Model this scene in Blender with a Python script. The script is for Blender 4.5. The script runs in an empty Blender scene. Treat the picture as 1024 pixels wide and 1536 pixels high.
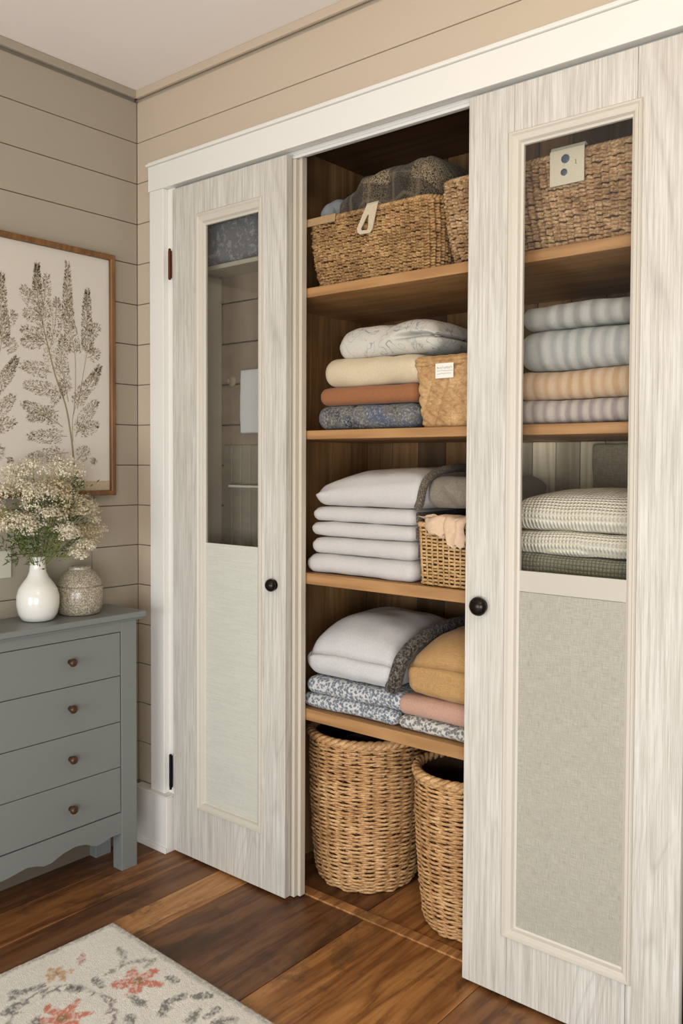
import bpy, math, random
import numpy as np
from mathutils import Vector, Matrix, noise
PI = math.pi
SC = bpy.context.scene
COL = SC.collection
rng = random.Random(7)

# ------------------------------------------------------------------ colours and node helper
def c(r, g, b):
    f = lambda v: (v/255/12.92) if v/255 <= .04045 else ((v/255+.055)/1.055)**2.4
    return (f(r), f(g), f(b), 1)

class NT:
    def __init__(s, name):
        s.mat = bpy.data.materials.new(name); s.mat.use_nodes = True
        s.t = s.mat.node_tree; s.b = s.t.nodes['Principled BSDF']; s.out = s.t.nodes['Material Output']
    def n(s, typ, props=None, **ins):
        nd = s.t.nodes.new('ShaderNode'+typ)
        for k, v in (props or {}).items(): setattr(nd, k, v)
        for k, v in ins.items(): s.set(nd.inputs[k.replace('_', ' ')], v)
        return nd
    def set(s, sock, v):
        if isinstance(v, bpy.types.NodeSocket): s.t.links.new(v, sock)
        else: sock.default_value = v
    def co(s, scale=(1, 1, 1), loc=(0, 0, 0), rot=(0, 0, 0), src='Object'):
        tc = s.n('TexCoord'); m = s.n('Mapping', Vector=tc.outputs[src], Scale=scale, Location=loc, Rotation=rot)
        return m.outputs[0]
    def noise(s, v, scale, detail=4, rough=.55, dist=0):
        return s.n('TexNoise', Vector=v, Scale=scale, Detail=detail, Roughness=rough, Distortion=dist).outputs['Fac']
    def ramp(s, fac, stops, interp='LINEAR'):
        nd = s.n('ValToRGB', Fac=fac); e = nd.color_ramp.elements; nd.color_ramp.interpolation = interp
        while len(e) < len(stops): e.new(.5)
        for k, (p, col) in enumerate(stops):
            e[k].position = p; e[k].color = col if len(col) == 4 else (*col, 1)
        return nd.outputs['Color']
    def mix(s, fac, a, b, blend='MIX'):
        nd = s.n('Mix', dict(data_type='RGBA', blend_type=blend))
        s.set(nd.inputs[0], fac); s.set(nd.inputs[6], a); s.set(nd.inputs[7], b)
        return nd.outputs[2]
    def m(s, op, a, b=0.0, clamp=False):
        nd = s.n('Math', dict(operation=op, use_clamp=clamp)); s.set(nd.inputs[0], a); s.set(nd.inputs[1], b)
        return nd.outputs[0]
    def xyz(s, v):
        nd = s.n('SeparateXYZ', Vector=v); return nd.outputs
    def bump(s, h, strength=.3, dist=.002, normal=None):
        nd = s.n('Bump', Strength=strength, Distance=dist, Height=h)
        if normal is not None: s.set(nd.inputs['Normal'], normal)
        return nd.outputs[0]
    def done(s, col, rough=.6, normal=None, **kw):
        s.set(s.b.inputs['Base Color'], col); s.set(s.b.inputs['Roughness'], rough)
        if normal is not None: s.set(s.b.inputs['Normal'], normal)
        for k, v in kw.items(): s.set(s.b.inputs[k.replace('_', ' ')], v)
        return s.mat

W3 = lambda v: (v, v, v, 1)

def paint(name, col, rough=.55, var=.06):
    t = NT(name); v = t.co()
    f = t.noise(v, 3, 5); g = t.noise(v, 60, 3)
    cc = t.mix(t.m('MULTIPLY', f, var*2), col, (col[0]*.7, col[1]*.69, col[2]*.67, 1))
    return t.done(cc, rough, t.bump(g, .05, .001))

def whitewood(name, tint=(1, 1, 1)):
    t = NT(name)
    v = t.co((1, 1, .013)); fine = t.noise(v, 520, 4, .7); mid = t.noise(t.co((1, 1, .03)), 120, 4, .6)
    w = t.noise(t.co((1, 1, .13)), 6.5, 2, .4, .5)
    ring = t.m('PINGPONG', t.m('MULTIPLY', w, 34.0), 1.0)
    patch = t.noise(t.co((1, 1, .3)), 5, 3); big = t.noise(t.co((1, 1, .4), (3, 1, 2)), 9, 4)
    A = c(190*tint[0], 184*tint[1], 173*tint[2]); Bc = c(214*tint[0], 210*tint[1], 201*tint[2]); D = c(164*tint[0], 155*tint[1], 140*tint[2])
    k = t.m('ADD', t.m('MULTIPLY', fine, .58), t.m('MULTIPLY', mid, .42))
    base = t.ramp(k, [(.33, D), (.45, A), (.56, Bc)])
    base = t.mix(t.m('MULTIPLY', t.ramp(big, [(.4, W3(0)), (.65, W3(1))]), .35), base, A)
    rr = t.ramp(ring, [(0, W3(.82)), (.3, W3(1)), (1, W3(1.04))])
    pm = t.m('MULTIPLY', t.ramp(patch, [(.46, W3(0)), (.62, W3(1))]), .75)
    col = t.mix(pm, base, t.mix(1.0, base, rr, 'MULTIPLY'))
    return t.done(col, .6, t.bump(k, .3, .0008))

def pine(name, a, b, d, axis='x', scale=1.0, rough=.5, attr=False):
    t = NT(name)
    sc = {'x': (.06, 1, 1), 'y': (1, .06, 1), 'z': (1, 1, .06)}[axis]
    v = t.co(sc)
    f = t.noise(v, 60*scale, 6, .6); w = t.noise(v, 14*scale, 3, .5, .4)
    ring = t.m('PINGPONG', t.m('MULTIPLY', w, 12.0), 1.0)
    k = t.m('ADD', t.m('MULTIPLY', f, .55), t.m('MULTIPLY', ring, .30))
    col = t.mix(.35, t.ramp(k, [(.20, d), (.45, a), (.72, b)]), a)
    kn = t.noise(t.co(), 5*scale, 2); col = t.mix(t.ramp(kn, [(.62, W3(0)), (.75, W3(.55))]), col, d)
    if attr:
        at = t.n('Attribute', dict(attribute_name='tone')); col = t.mix(1.0, col, at.outputs['Color'], 'MULTIPLY')
    return t.done(col, rough, t.bump(f, .15, .0008))

def straw(name, dark, mid, light, fine=260, rough=.7, zs=3.0, big=14):
    t = NT(name); v = t.co((1, 1, zs))
    f = t.noise(v, fine, 5, .7); g = t.noise(t.co(), big, 4, .6); h = t.noise(t.co((1, 1, 2)), 75, 4, .65)
    k = t.m('ADD', t.m('MULTIPLY', f, .42), t.m('ADD', t.m('MULTIPLY', g, .26), t.m('MULTIPLY', h, .32)))
    col = t.ramp(k, [(.38, dark), (.49, mid), (.60, light)])
    return t.done(col, rough, t.bump(f, .5, .001))

def fabric(name, col, col2=None, scale=420, rough=.9, kind='plain', strength=.35, cols=None):
    """kinds: plain, stripe, plaid, floral, speckle, waffle, leaf, burlap"""
    t = NT(name); v = t.co()
    X, Y, Z = t.xyz(v)
    f = t.noise(v, scale, 3, .6); g = t.noise(v, 12, 4)
    # over-and-under threads from two crossed sine waves
    wx = t.m('SINE', t.m('MULTIPLY', X, 1900.0)); wz = t.m('SINE', t.m('MULTIPLY', t.m('ADD', Z, Y), 1900.0))
    weave = t.m('MULTIPLY', wx, wz)
    col2 = col2 or (col[0]*.72, col[1]*.72, col[2]*.72, 1)
    base = t.mix(t.m('MULTIPLY', t.ramp(f, [(.35, W3(0)), (.65, W3(1))]), .55), col, col2)
    base = t.mix(t.m('MULTIPLY', g, .25), base, col2)
    hgt = t.m('ADD', t.m('MULTIPLY', weave, .25), f); dist = .0012
    if kind == 'stripe':
        wob = t.m('ADD', X, t.m('MULTIPLY', t.noise(v, 9, 2), .012))
        n1d = t.noise(t.n('CombineXYZ', X=wob).outputs[0], cols[0]*.22, 2); s = t.m('ADD', t.m('MULTIPLY', t.m('SINE', t.m('MULTIPLY', wob, cols[0])), .34), t.m('ADD', t.m('MULTIPLY', t.m('SUBTRACT', n1d, .5), 1.5), .5))
        base = t.mix(t.ramp(s, [(.2, W3(0)), (.85, W3(1))]), base, t.mix(t.m('MULTIPLY', f, .6), cols[1], cols[2]))
        hgt = t.m('ADD', hgt, t.m('MULTIPLY', s, 1.0)); dist = .003
    elif kind == 'plaid':
        def band(q, k, lo): return t.ramp(t.m('ADD', t.m('MULTIPLY', t.m('SINE', t.m('MULTIPLY', q, k)), .5), .5), [(lo, W3(0)), (lo+.12, W3(1))])
        q = t.m('ADD', Z, t.m('MULTIPLY', Y, .8))
        base = t.ramp(t.noise(v, 300, 2, .6), [(.42, col2), (.56, col)])
        base = t.mix(t.m('MULTIPLY', band(X, 42.0, .5), .6), base, cols[0])
        base = t.mix(t.m('MULTIPLY', band(q, 42.0, .5), .6), base, cols[0])
        base = t.mix(t.m('MULTIPLY', band(X, 84.0, .93), .4), base, cols[1])
        base = t.mix(t.m('MULTIPLY', band(q, 84.0, .93), .4), base, cols[1])
    elif kind == 'floral':
        wv = t.n('TexVoronoi', Vector=t.co(), Scale=cols[0]); n2 = t.noise(v, cols[0]*1.7, 3, .6, .5)
        k = t.m('ADD', t.m('MULTIPLY', wv.outputs['Distance'], .55), t.m('MULTIPLY', n2, .8))
        base = t.ramp(k, [(.60, cols[1]), (.68, cols[2]), (.75, col), (.9, col)])
        base = t.mix(t.m('MULTIPLY', f, .35), base, col2)
    elif kind == 'speckle':
        n2 = t.noise(v, cols[0], 4, .7); base = t.ramp(n2, [(.40, cols[1]), (.5, col2), (.6, col)])
    elif kind == 'patches':
        n1 = t.noise(v, 16, 3, .6); n2 = t.noise(v, 150, 4, .75)
        base = t.ramp(n1, [(.38, cols[0]), (.5, cols[1]), (.62, col)])
        base = t.mix(t.ramp(n2, [(.5, W3(0)), (.62, W3(.75))]), base, cols[2])
    elif kind == 'waffle':
        a = t.m('SINE', t.m('MULTIPLY', X, 700.0)); b2 = t.m('SINE', t.m('MULTIPLY', t.m('ADD', Z, Y), 560.0))
        w = t.m('MULTIPLY', t.m('ADD', a, 1.0), t.m('ADD', b2, 1.0))
        base = t.mix(t.ramp(w, [(.05, W3(.9)), (.8, W3(0))]), base, cols[0]); hgt = w; dist = .003
    elif kind == 'leaf':
        w = t.n('TexVoronoi', dict(feature='DISTANCE_TO_EDGE'), Vector=t.co((1, .7, 1)), Scale=19.0).outputs['Distance']
        n2 = t.noise(t.co((1.3, 1, 1)), 15, 1, .4, 1.6)
        ln = t.m('ABSOLUTE', t.m('SUBTRACT', n2, .53)); 
        base = t.mix(t.ramp(ln, [(.0, W3(.75)), (.012, W3(.45)), (.018, W3(0))]), base, cols[0])
        base = t.mix(t.ramp(t.noise(v, 15, 2, .5, 1.5), [(.64, W3(0)), (.67, W3(.5))]), base, cols[1])
    elif kind == 'burlap':
        hx = (cols or [900, 1])[0]; a = t.noise(t.co((.05, 1, 1)), hx, 3); b2 = t.noise(t.co((1, 1, .05)), hx, 3) if (cols or [0, 1])[1] else t.noise(v, 300, 2)
        k = t.m('MULTIPLY', t.m('ADD', a, b2), .5)
        base = t.ramp(k, [(.36, col2), (.6, col)]); base = t.mix(t.m('MULTIPLY', g, .3), base, col2); hgt = k
    return t.done(base, rough, t.bump(hgt, strength, dist), Sheen_Weight=.1)

def metal(name, col, rough=.35):
    t = NT(name); f = t.noise(t.co(), 90, 4)
    return t.done(t.mix(t.m('MULTIPLY', f, .6), col, (col[0]*.5, col[1]*.5, col[2]*.5, 1)), rough, t.bump(f, .1, .0006), Metallic=.85)

def glass(name, tint):
    t = NT(name); t.t.nodes.remove(t.b)
    tr = t.n('BsdfTransparent', Color=tint); gl = t.n('BsdfGlossy', Roughness=.03, Color=(.9, .9, .9, 1)); lw_ = t.n('LayerWeight', Blend=.5); fr = t.m('ADD', t.m('MULTIPLY', t.m('POWER', lw_.outputs['Facing'], 4.0), .5), .025)
    w = t.noise(t.co((1, 1, .4)), 4, 2); t.set(gl.inputs['Normal'], t.bump(w, .03, .01))
    mx = t.n('MixShader', Fac=fr); t.t.links.new(tr.outputs[0], mx.inputs[1]); t.t.links.new(gl.outputs[0], mx.inputs[2])
    t.t.links.new(mx.outputs[0], t.out.inputs[0]); return t.mat

M = {}
M['beige'] = paint('beige_wall', c(198, 182, 161), .6)
M['greige_shaded'] = paint('shaded_left_wall', c(165, 155, 138), .6)  # left wall tone darkened: the dimmer light there is mixed into the paint
M['ceiling'] = paint('ceiling_paint', c(240, 233, 227), .8)
M['trim'] = paint('trim_white', c(231, 228, 221), .4)
M['jamb'] = paint('jamb_paint', c(203, 194, 177), .45)
M['wood'] = whitewood('whitewashed_oak')
M['mould'] = paint('moulding_paint', c(206, 199, 185), .5, .12)
M['shelf'] = pine('shelf_pine', c(172, 130, 84), c(192, 150, 102), c(138, 100, 62), 'x')
M['inner'] = pine('closet_pine', c(152, 115, 72), c(178, 140, 94), c(110, 79, 47), 'z', .8, .55, True)
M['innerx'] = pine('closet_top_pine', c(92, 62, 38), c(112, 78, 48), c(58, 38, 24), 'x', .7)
M['greyboard'] = pine('grey_board', c(214, 200, 172), c(232, 222, 200), c(170, 152, 124), 'z', .9, .6, True)
M['dresser'] = paint('dresser_paint', c(126, 129, 126), .42, .08)
M['gap'] = paint('gap_shadow', c(24, 24, 24), .8)
M['knobwood'] = pine('knob_wood', c(74, 46, 26), c(98, 62, 34), c(44, 27, 16), 'y', 3, .35)
M['frame'] = pine('frame_oak', c(122, 84, 46), c(146, 104, 60), c(84, 54, 30), 'z', 1.5, .45)
M['paper'] = paint('print_paper', c(206, 199, 186), .8, .05)
M['ink'] = paint('print_ink', c(150, 136, 106), .9, .2)
M['ink2'] = paint('print_ink_light', c(168, 153, 120), .9, .3)
M['mat'] = fabric('woven_strip', c(196, 180, 150), c(160, 142, 112), 300)
M['seagrass'] = straw('seagrass', c(78, 54, 30), c(150, 114, 72), c(210, 174, 122), 300)
M['seagrassg'] = straw('seagrass_greyer', c(80, 58, 38), c(156, 122, 84), c(212, 184, 144), 300)
M['wicker'] = straw('wicker', c(132, 92, 54), c(194, 150, 100), c(228, 192, 142), 150, .5, 7.0)
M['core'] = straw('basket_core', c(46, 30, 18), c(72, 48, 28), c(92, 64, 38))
M['bin'] = straw('bin_fibre', c(146, 108, 68), c(178, 140, 94), c(208, 174, 128), 320)
M['jute'] = straw('jute', c(140, 104, 62), c(188, 150, 100), c(218, 184, 134), 320)
M['linen_strap'] = fabric('linen_strap', c(206, 192, 166), c(180, 164, 138))
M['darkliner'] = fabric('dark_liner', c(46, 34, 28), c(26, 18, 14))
M['bronze'] = metal('dark_bronze', c(52, 46, 42), .28)
M['copper'] = metal('aged_copper', c(112, 66, 34), .45)
M['black'] = metal('black_iron', c(36, 38, 40), .5)
M['ceramic'] = paint('white_glaze', c(226, 223, 214), .16, .03)
M['glassL'] = glass('smoky_glass', (.88, .88, .875, 1)); M['glassR'] = glass('clear_glass', (.985, .985, .98, 1))
M['panelL'] = fabric('pale_panel_cloth', c(208, 207, 194), c(192, 192, 180), 200, .6, 'burlap', .1, [260, 0])
M['panelR'] = fabric('linen_panel', c(186, 181, 167), c(152, 147, 133), 300, .85, 'burlap', .25, [900, 1])
M['railsmooth'] = paint('panel_rail', c(190, 184, 170), .5)
M['leafg'] = paint('sprig_green', c(122, 134, 62), .6, .3); M['leafd'] = paint('sprig_dark_green', c(78, 92, 44), .6, .3)
M['bloom'] = paint('bloom_white', c(218, 208, 184), .8, .15); M['bloomy'] = paint('bloom_cream', c(200, 186, 152), .8, .15)
M['plate'] = paint('switch_plate', c(200, 196, 180), .4)

# jar glaze: speckled
t = NT('speckled_glaze'); v = t.co()
n1 = t.n('TexVoronoi', Vector=v, Scale=260.0).outputs['Distance']; n2 = t.noise(v, 160, 4, .7)
M['jar'] = t.done(t.ramp(t.m('ADD', t.m('MULTIPLY', n1, .5), t.m('MULTIPLY', n2, .6)), [(.42, c(128, 117, 100)), (.56, c(160, 150, 131)), (.7, c(186, 176, 157))]), .22, t.bump(n2, .15, .001))
# oak floor planks: tone attribute per plank
t = NT('floor_planks'); v = t.co((1, .09, 1))
f = t.noise(v, 55, 6, .65); w = t.noise(v, 9, 4, .6, .8); ring = t.m('PINGPONG', t.m('MULTIPLY', w, 9.0), 1.0)
k = t.m('ADD', t.m('MULTIPLY', f, .6), t.m('MULTIPLY', ring, .3))
g = t.ramp(k, [(.26, c(168, 148, 130)), (.45, c(222, 210, 198)), (.66, c(255, 252, 248))])
at = t.n('Attribute', dict(attribute_name='tone'))
col = t.mix(1.0, at.outputs['Color'], g, 'MULTIPLY')
pt = t.noise(t.co((1, .5, 1), (1.3, .4, 0)), 6.5, 9, .72, .5)
col = t.mix(t.ramp(pt, [(.53, W3(0)), (.60, W3(.45)), (.72, W3(.8))]), col, c(58, 38, 26))
fl = t.noise(t.co((1, .3, 1)), 45, 4, .7); col = t.mix(t.ramp(fl, [(.62, W3(0)), (.75, W3(.5))]), col, c(62, 38, 22))
M['floor'] = t.done(col, t.ramp(t.noise(t.co(), 8, 4), [(.3, W3(.34)), (.7, W3(.5))]), t.bump(k, .22, .0012))
# rug: colours live on the mesh
t = NT('rug_pile'); v = t.co()
at = t.n('Attribute', dict(attribute_name='tone')); f = t.noise(v, 330, 3, .7); f2 = t.noise(v, 120, 4, .7)
col = t.mix(t.m('MULTIPLY', t.ramp(f, [(.35, W3(1)), (.6, W3(0))]), .16), at.outputs['Color'], c(150, 140, 124))
M['rug'] = t.done(col, .95, t.bump(t.m('ADD', f, f2), .9, .004), Sheen_Weight=.2)

# ------------------------------------------------------------------ mesh helpers
ORG = {}
class MB:
    def __init__(s): s.v = []; s.f = []; s.tone = []
    def add(s, vs, fs, tone=None):
        o = len(s.v); s.v.extend([tuple(map(float, p)) for p in vs]); s.f.extend([tuple(int(i)+o for i in q) for q in fs])
        if tone is not None: s.tone.extend([tone]*len(fs))
        return s
    def box(s, x0, x1, y0, y1, z0, z1, tone=None):
        vs = [(x, y, z) for z in (z0, z1) for y in (y0, y1) for x in (x0, x1)]
        return s.add(vs, [(0, 2, 3, 1), (4, 5, 7, 6), (0, 1, 5, 4), (1, 3, 7, 5), (3, 2, 6, 7), (2, 0, 4, 6)], tone)
    def tube(s, pts, r, n=8, closed=False, up=None):
        P = np.array(pts, float); N = len(P)
        T = (np.roll(P, -1, 0)-np.roll(P, 1, 0)) if closed else np.gradient(P, axis=0)
        T /= np.linalg.norm(T, axis=1)[:, None]+1e-12
        u = np.array(up if up is not None else (0, 0, 1.)); 
        if abs(T[:, :] @ u).max() > .98: u = np.array((1., .3, .1)) if abs(T @ np.array((1., .3, .1))).max() < 1.0 else np.array((.2, 1., 0))
        A = np.cross(T, u); A /= np.linalg.norm(A, axis=1)[:, None]+1e-12; B = np.cross(A, T)
        R = np.full(N, r) if np.isscalar(r) else np.array(r)
        th = np.arange(n)*2*PI/n
        V = P[:, None]+R[:, None, None]*(A[:, None]*np.cos(th)[None, :, None]+B[:, None]*np.sin(th)[None, :, None])
        fs = []
        for i in range(N if closed else N-1):
            a = i*n; b = ((i+1) % N)*n
            fs += [(a+j, a+(j+1) % n, b+(j+1) % n, b+j) for j in range(n)]
        if not closed: fs += [tuple(range(n))[::-1], tuple((N-1)*n+j for j in range(n))]
        return s.add(V.reshape(-1, 3), fs)
    def lathe(s, prof, o=(0, 0, 0), n=40, axis='z'):
        vs = []; fs = []
        for r, h in prof:
            for j in range(n):
                a = 2*PI*j/n
                p = (r*math.cos(a), r*math.sin(a), h)
                if axis == 'y': p = (p[0], -p[2], p[1])
                if axis == 'x': p = (p[2], p[0], p[1])
                vs.append((o[0]+p[0], o[1]+p[1], o[2]+p[2]))
        m = len(prof)
        for i in range(m-1): fs += [(i*n+j, i*n+(j+1) % n, (i+1)*n+(j+1) % n, (i+1)*n+j) for j in range(n)]
        fs += [tuple(range(n))[::-1], tuple((m-1)*n+j for j in range(n))]
        return s.add(vs, fs)
    def build(s, name, mat, parent=None, at=None, smooth=False, bevel=0, seg=2):
        org = Vector(ORG[parent.name] if parent else (at or (0, 0, 0)))
        me = bpy.data.meshes.new(name); me.from_pydata([(x-org.x, y-org.y, z-org.z) for x, y, z in s.v], [], s.f)
        me.validate(); me.update()
        import bmesh
        bm = bmesh.new(); bm.from_mesh(me); bmesh.ops.recalc_face_normals(bm, faces=bm.faces[:]); bm.to_mesh(me); bm.free()
        o = bpy.data.objects.new(name, me); COL.objects.link(o); me.materials.append(mat)
        if parent: o.parent = parent
        else: o.location = org
        ORG[o.name] = tuple(org)
        if s.tone:
            ca = me.color_attributes.new('tone', 'FLOAT_COLOR', 'CORNER')
            for p in me.polygons:
                for li in p.loop_indices: ca.data[li].color = s.tone[p.index]
        if smooth:
            for p in me.polygons: p.use_smooth = True
        if bevel:
            b = o.modifiers.new('edge', 'BEVEL'); b.width = bevel; b.segments = seg; b.limit_method = 'ANGLE'; b.angle_limit = .6
        return o

def tag(o, label, cat, group=None):
    o['label'] = label; o['category'] = cat
    if group: o['group'] = group
    return o
def root(name, loc, label, cat, group=None):
    o = bpy.data.objects.new(name, None); COL.objects.link(o); o.location = loc; o.empty_display_size = .05
    ORG[o.name] = tuple(loc); return tag(o, label, cat, group)
def struct(o): o['kind'] = 'structure'; return o

def slab(x0, x1, y0, y1, z0, z1, r=None, seed=0, amp=.004, freq=9, puff=0, n=(44, 28, 10), fn=None, creases=()):
    """a softly folded cloth block: rounded box with low wrinkles"""
    hw, hd, hh = (x1-x0)/2, (y1-y0)/2, (z1-z0)/2; r = min(r or hh*.96, hh*.98)
    nx, ny, nz = n; idx = {}; P = []; F = []
    def vid(i, j, k):
        if (i, j, k) not in idx: idx[(i, j, k)] = len(P); P.append((i/nx*2-1, j/ny*2-1, k/nz*2-1))
        return idx[(i, j, k)]
    for i in range(nx):
        for j in range(ny):
            for k in (0, nz): F.append((vid(i, j, k), vid(i+1, j, k), vid(i+1, j+1, k), vid(i, j+1, k)))
    for i in range(nx):
        for k in range(nz):
            for j in (0, ny): F.append((vid(i, j, k), vid(i+1, j, k), vid(i+1, j, k+1), vid(i, j, k+1)))
    for j in range(ny):
        for k in range(nz):
            for i in (0, nx): F.append((vid(i, j, k), vid(i, j+1, k), vid(i, j+1, k+1), vid(i, j, k+1)))
    U = np.array(P); H = np.array((hw, hd, hh)); p = U*H; q = np.clip(p, -(H-r), H-r); d = p-q
    L = np.linalg.norm(d, axis=1)[:, None]; d = d/(L+1e-9); p = q+r*d
    a = np.array([noise.noise(Vector((x*freq+seed*3.1, y*freq-seed*1.7, z*freq*1.6+seed))) + .45*noise.noise(Vector((x*freq*2.6+seed, y*freq*2.6, z*freq*3+seed*2))) for x, y, z in p])
    p = p+d*(a*amp)[:, None]
    w = np.clip((U[:, 2]+1)/2, 0, 1)
    p[:, 2] += puff*w*(1-np.abs(U[:, 0])**3.5)*(1-np.abs(U[:, 1])**3)
    for cx_, dep, wd in creases:
        p -= d*(dep*np.exp(-((p[:, 0]-cx_)/wd)**2))[:, None]
    if fn is not None: p = fn(p, U)
    p[:, 2] = np.maximum(p[:, 2], -hh)
    p += np.array(((x0+x1)/2, (y0+y1)/2, (z0+z1)/2))
    mb = MB(); mb.add(p, F); return mb

def cloth(name, label, cat, box, mat, group=None, **kw):
    x0, x1, y0, y1, z0, z1 = box
    return tag(slab(*box, **kw).build(name, mat, at=((x0+x1)/2, (y0+y1)/2, z0), smooth=True), label, cat, group)

def rrect(hw, hd, r, n):
    """points and outward normals evenly round a rounded rectangle, counter-clockwise from the middle of the front"""
    r = min(r, hw*.99, hd*.99); segs = []
    a, b = hw-r, hd-r; per = 4*(a+b)+2*PI*r; P = []; Nn = []
    for k in range(n):
        s = (k/n*per) % per
        for kind, L in (('f', a), ('c', 0), ('r', 2*b), ('c', 1), ('b', 2*a), ('c', 2), ('l', 2*b), ('c', 3), ('f2', a)):
            l = PI*r/2 if kind == 'c' else L
            if s <= l+1e-9: break
            s -= l
        if kind == 'c':
            ang = -PI/2+L*PI/2+s/r; cxx = (a, a, -a, -a)[L]; cyy = (-b, b, b, -b)[L]
            P.append((cxx+r*math.cos(ang), cyy+r*math.sin(ang))); Nn.append((math.cos(ang), math.sin(ang)))
        else:
            P.append({'f': (s, -hd), 'r': (hw, -b+s), 'b': (a-s, hd), 'l': (-hw, b-s), 'f2': (-a+s, -hd)}[kind])
            Nn.append({'f': (0, -1), 'r': (1, 0), 'b': (0, 1), 'l': (-1, 0), 'f2': (0, -1)}[kind])
    return np.array(P), np.array(Nn), per

def weave(mb, path, zs, a, b, waves, amp, seed=0, jit=.0008, m=6, alt=PI):
    rs = np.random.RandomState(seed)
    for k, z in enumerate(zs):
        P, Nn = path(z); N = len(P); s = np.arange(N)/N
        ph = waves*PI*s+k*alt
        off = amp*np.sin(ph)+np.convolve(rs.randn(N+8), np.ones(9)/3, 'same')[4:N+4]*jit
        dz = np.convolve(rs.randn(N+8), np.ones(9)/3, 'same')[4:N+4]*jit*.8
        th = np.arange(m)*2*PI/m
        C3 = np.c_[P+Nn*off[:, None], z+dz]; N3 = np.c_[Nn, np.zeros(N)]
        V = C3[:, None]+N3[:, None]*(b*np.cos(th))[None, :, None]+np.array((0, 0, 1.))*(a*np.sin(th))[None, :, None]
        i = np.arange(N); fs = []
        for j in range(m):
            fs.append(np.c_[i*m+j, ((i+1) % N)*m+j, ((i+1) % N)*m+(j+1) % m, i*m+(j+1) % m])
        mb.add(V.reshape(-1, 3), np.concatenate(fs))

def rope(mb, P, r, strands=2, pitch=.03, n=7, wob=.5):
    """twisted strands round a closed path of 3D points"""
    P = np.array(P); T = np.roll(P, -1, 0)-np.roll(P, 1, 0); d = np.linalg.norm(np.roll(P, -1, 0)-P, axis=1); per = d.sum()
    T /= np.linalg.norm(T, axis=1)[:, None]; A = np.cross(T, (0, 0, 1.)); A /= np.linalg.norm(A, axis=1)[:, None]; B = np.cross(A, T)
    s = np.r_[0, np.cumsum(d)[:-1]]; turns = max(1, round(per/pitch))
    for q in range(strands):
        ang = s/per*turns*2*PI+q*2*PI/strands
        Q = P+(A*np.cos(ang)[:, None]+B*np.sin(ang)[:, None])*r*wob
        mb.tube(Q, r*.72, n, True)

def shell(path, z0, z1, inset, rows=6, bottom=True):
    """plain inner wall and floor of a basket"""
    mb = MB(); N = len(path(z0)[0]); vs = []; fs = []
    zz = np.linspace(z0, z1, rows)
    for z in zz:
        P, Nn = path(z); Q = P-Nn*inset; vs += [(x, y, z) for x, y in Q]
    for z in zz[::-1]:
        P, Nn = path(z); Q = P-Nn*(inset+.004); vs += [(x, y, max(z, z0+.004)) for x, y in Q]
    R = 2*rows
    for i in range(R-1): fs += [(i*N+j, i*N+(j+1) % N, (i+1)*N+(j+1) % N, (i+1)*N+j) for j in range(N)]
    fs += [tuple(range(N))[::-1], tuple((R-1)*N+j for j in range(N))]
    return mb.add(vs, fs)

def sweep_frame(mb, x0, x1, z0, z1, y, prof, flip=1, widths=None):
    """mitred moulding round a rectangle in the XZ plane; prof = (inward, outward-from-wall)"""
    wl, wr, wb, wt = widths or (1, 1, 1, 1); vs = []; n = len(prof)
    for cx_, cz_, sx, sz in ((x0, z0, wl, wb), (x1, z0, -wr, wb), (x1, z1, -wr, -wt), (x0, z1, wl, -wt)):
        vs += [(cx_+u*sx, y-h, cz_+u*sz) for u, h in prof]
    fs = []
    for k in range(4):
        a = k*n; b = ((k+1) % 4)*n
        fs += [(a+i, b+i, b+i+1, a+i+1) for i in range(n-1)]
        fs.append((a+n-1, b+n-1, b, a))
    return mb.add(vs, fs)

# ------------------------------------------------------------------ room shell
ZC = 2.449; XR = 3.6; YN = -3.4
TONE = dict(d=c(128, 90, 58), m=c(150, 106, 65), l=c(202, 153, 100), h=c(186, 136, 82), r=c(130, 90, 55))
mb = MB()
seams = [0, .14, .29, .405, .525, .92, 1.317, 1.56, 1.95, 2.2, 2.6, 2.9, 3.25, XR]
tones = 'r m d l d h m d h m d h m'.split()
cuts = {0: [-1.1], 1: [-.75], 2: [-1.4], 3: [-1.6], 4: [-1.9], 5: [-1.3], 6: [-2.0], 7: [-.9], 8: [-1.5], 9: [-.5], 10: [-1.2], 11: [-1.8], 12: [-.7]}
for i in range(len(seams)-1):
    ys = [YN]+sorted(cuts[i])+[.05]
    for j in range(len(ys)-1):
        tk = tones[i] if j == len(ys)-2 else rng.choice('dmhr')
        col = np.array(TONE[tk]); 
        mb.box(seams[i]+.0009, seams[i+1]-.0009, ys[j]+.0009, ys[j+1]-.0009, -.02, 0, tuple(col))
for i, x in enumerate(np.arange(.0, 2.1, .3)):
    mb.box(x+.0008, x+.2992, .087, .6, -.02, 0, TONE['dmrhdmr'[i % 7]])
mb.box(-.1, XR+.05, YN, .62, -.05, -.021, c(30, 20, 12))
struct(mb.build('floor', M['floor'], bevel=.0015, seg=1))
mb = MB(); mb.box(.02, 2.05, .05, .0865, -.02, .004, TONE['l']); struct(mb.build('trim_8', M['floor'], bevel=.002))   # pale threshold strip

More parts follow.
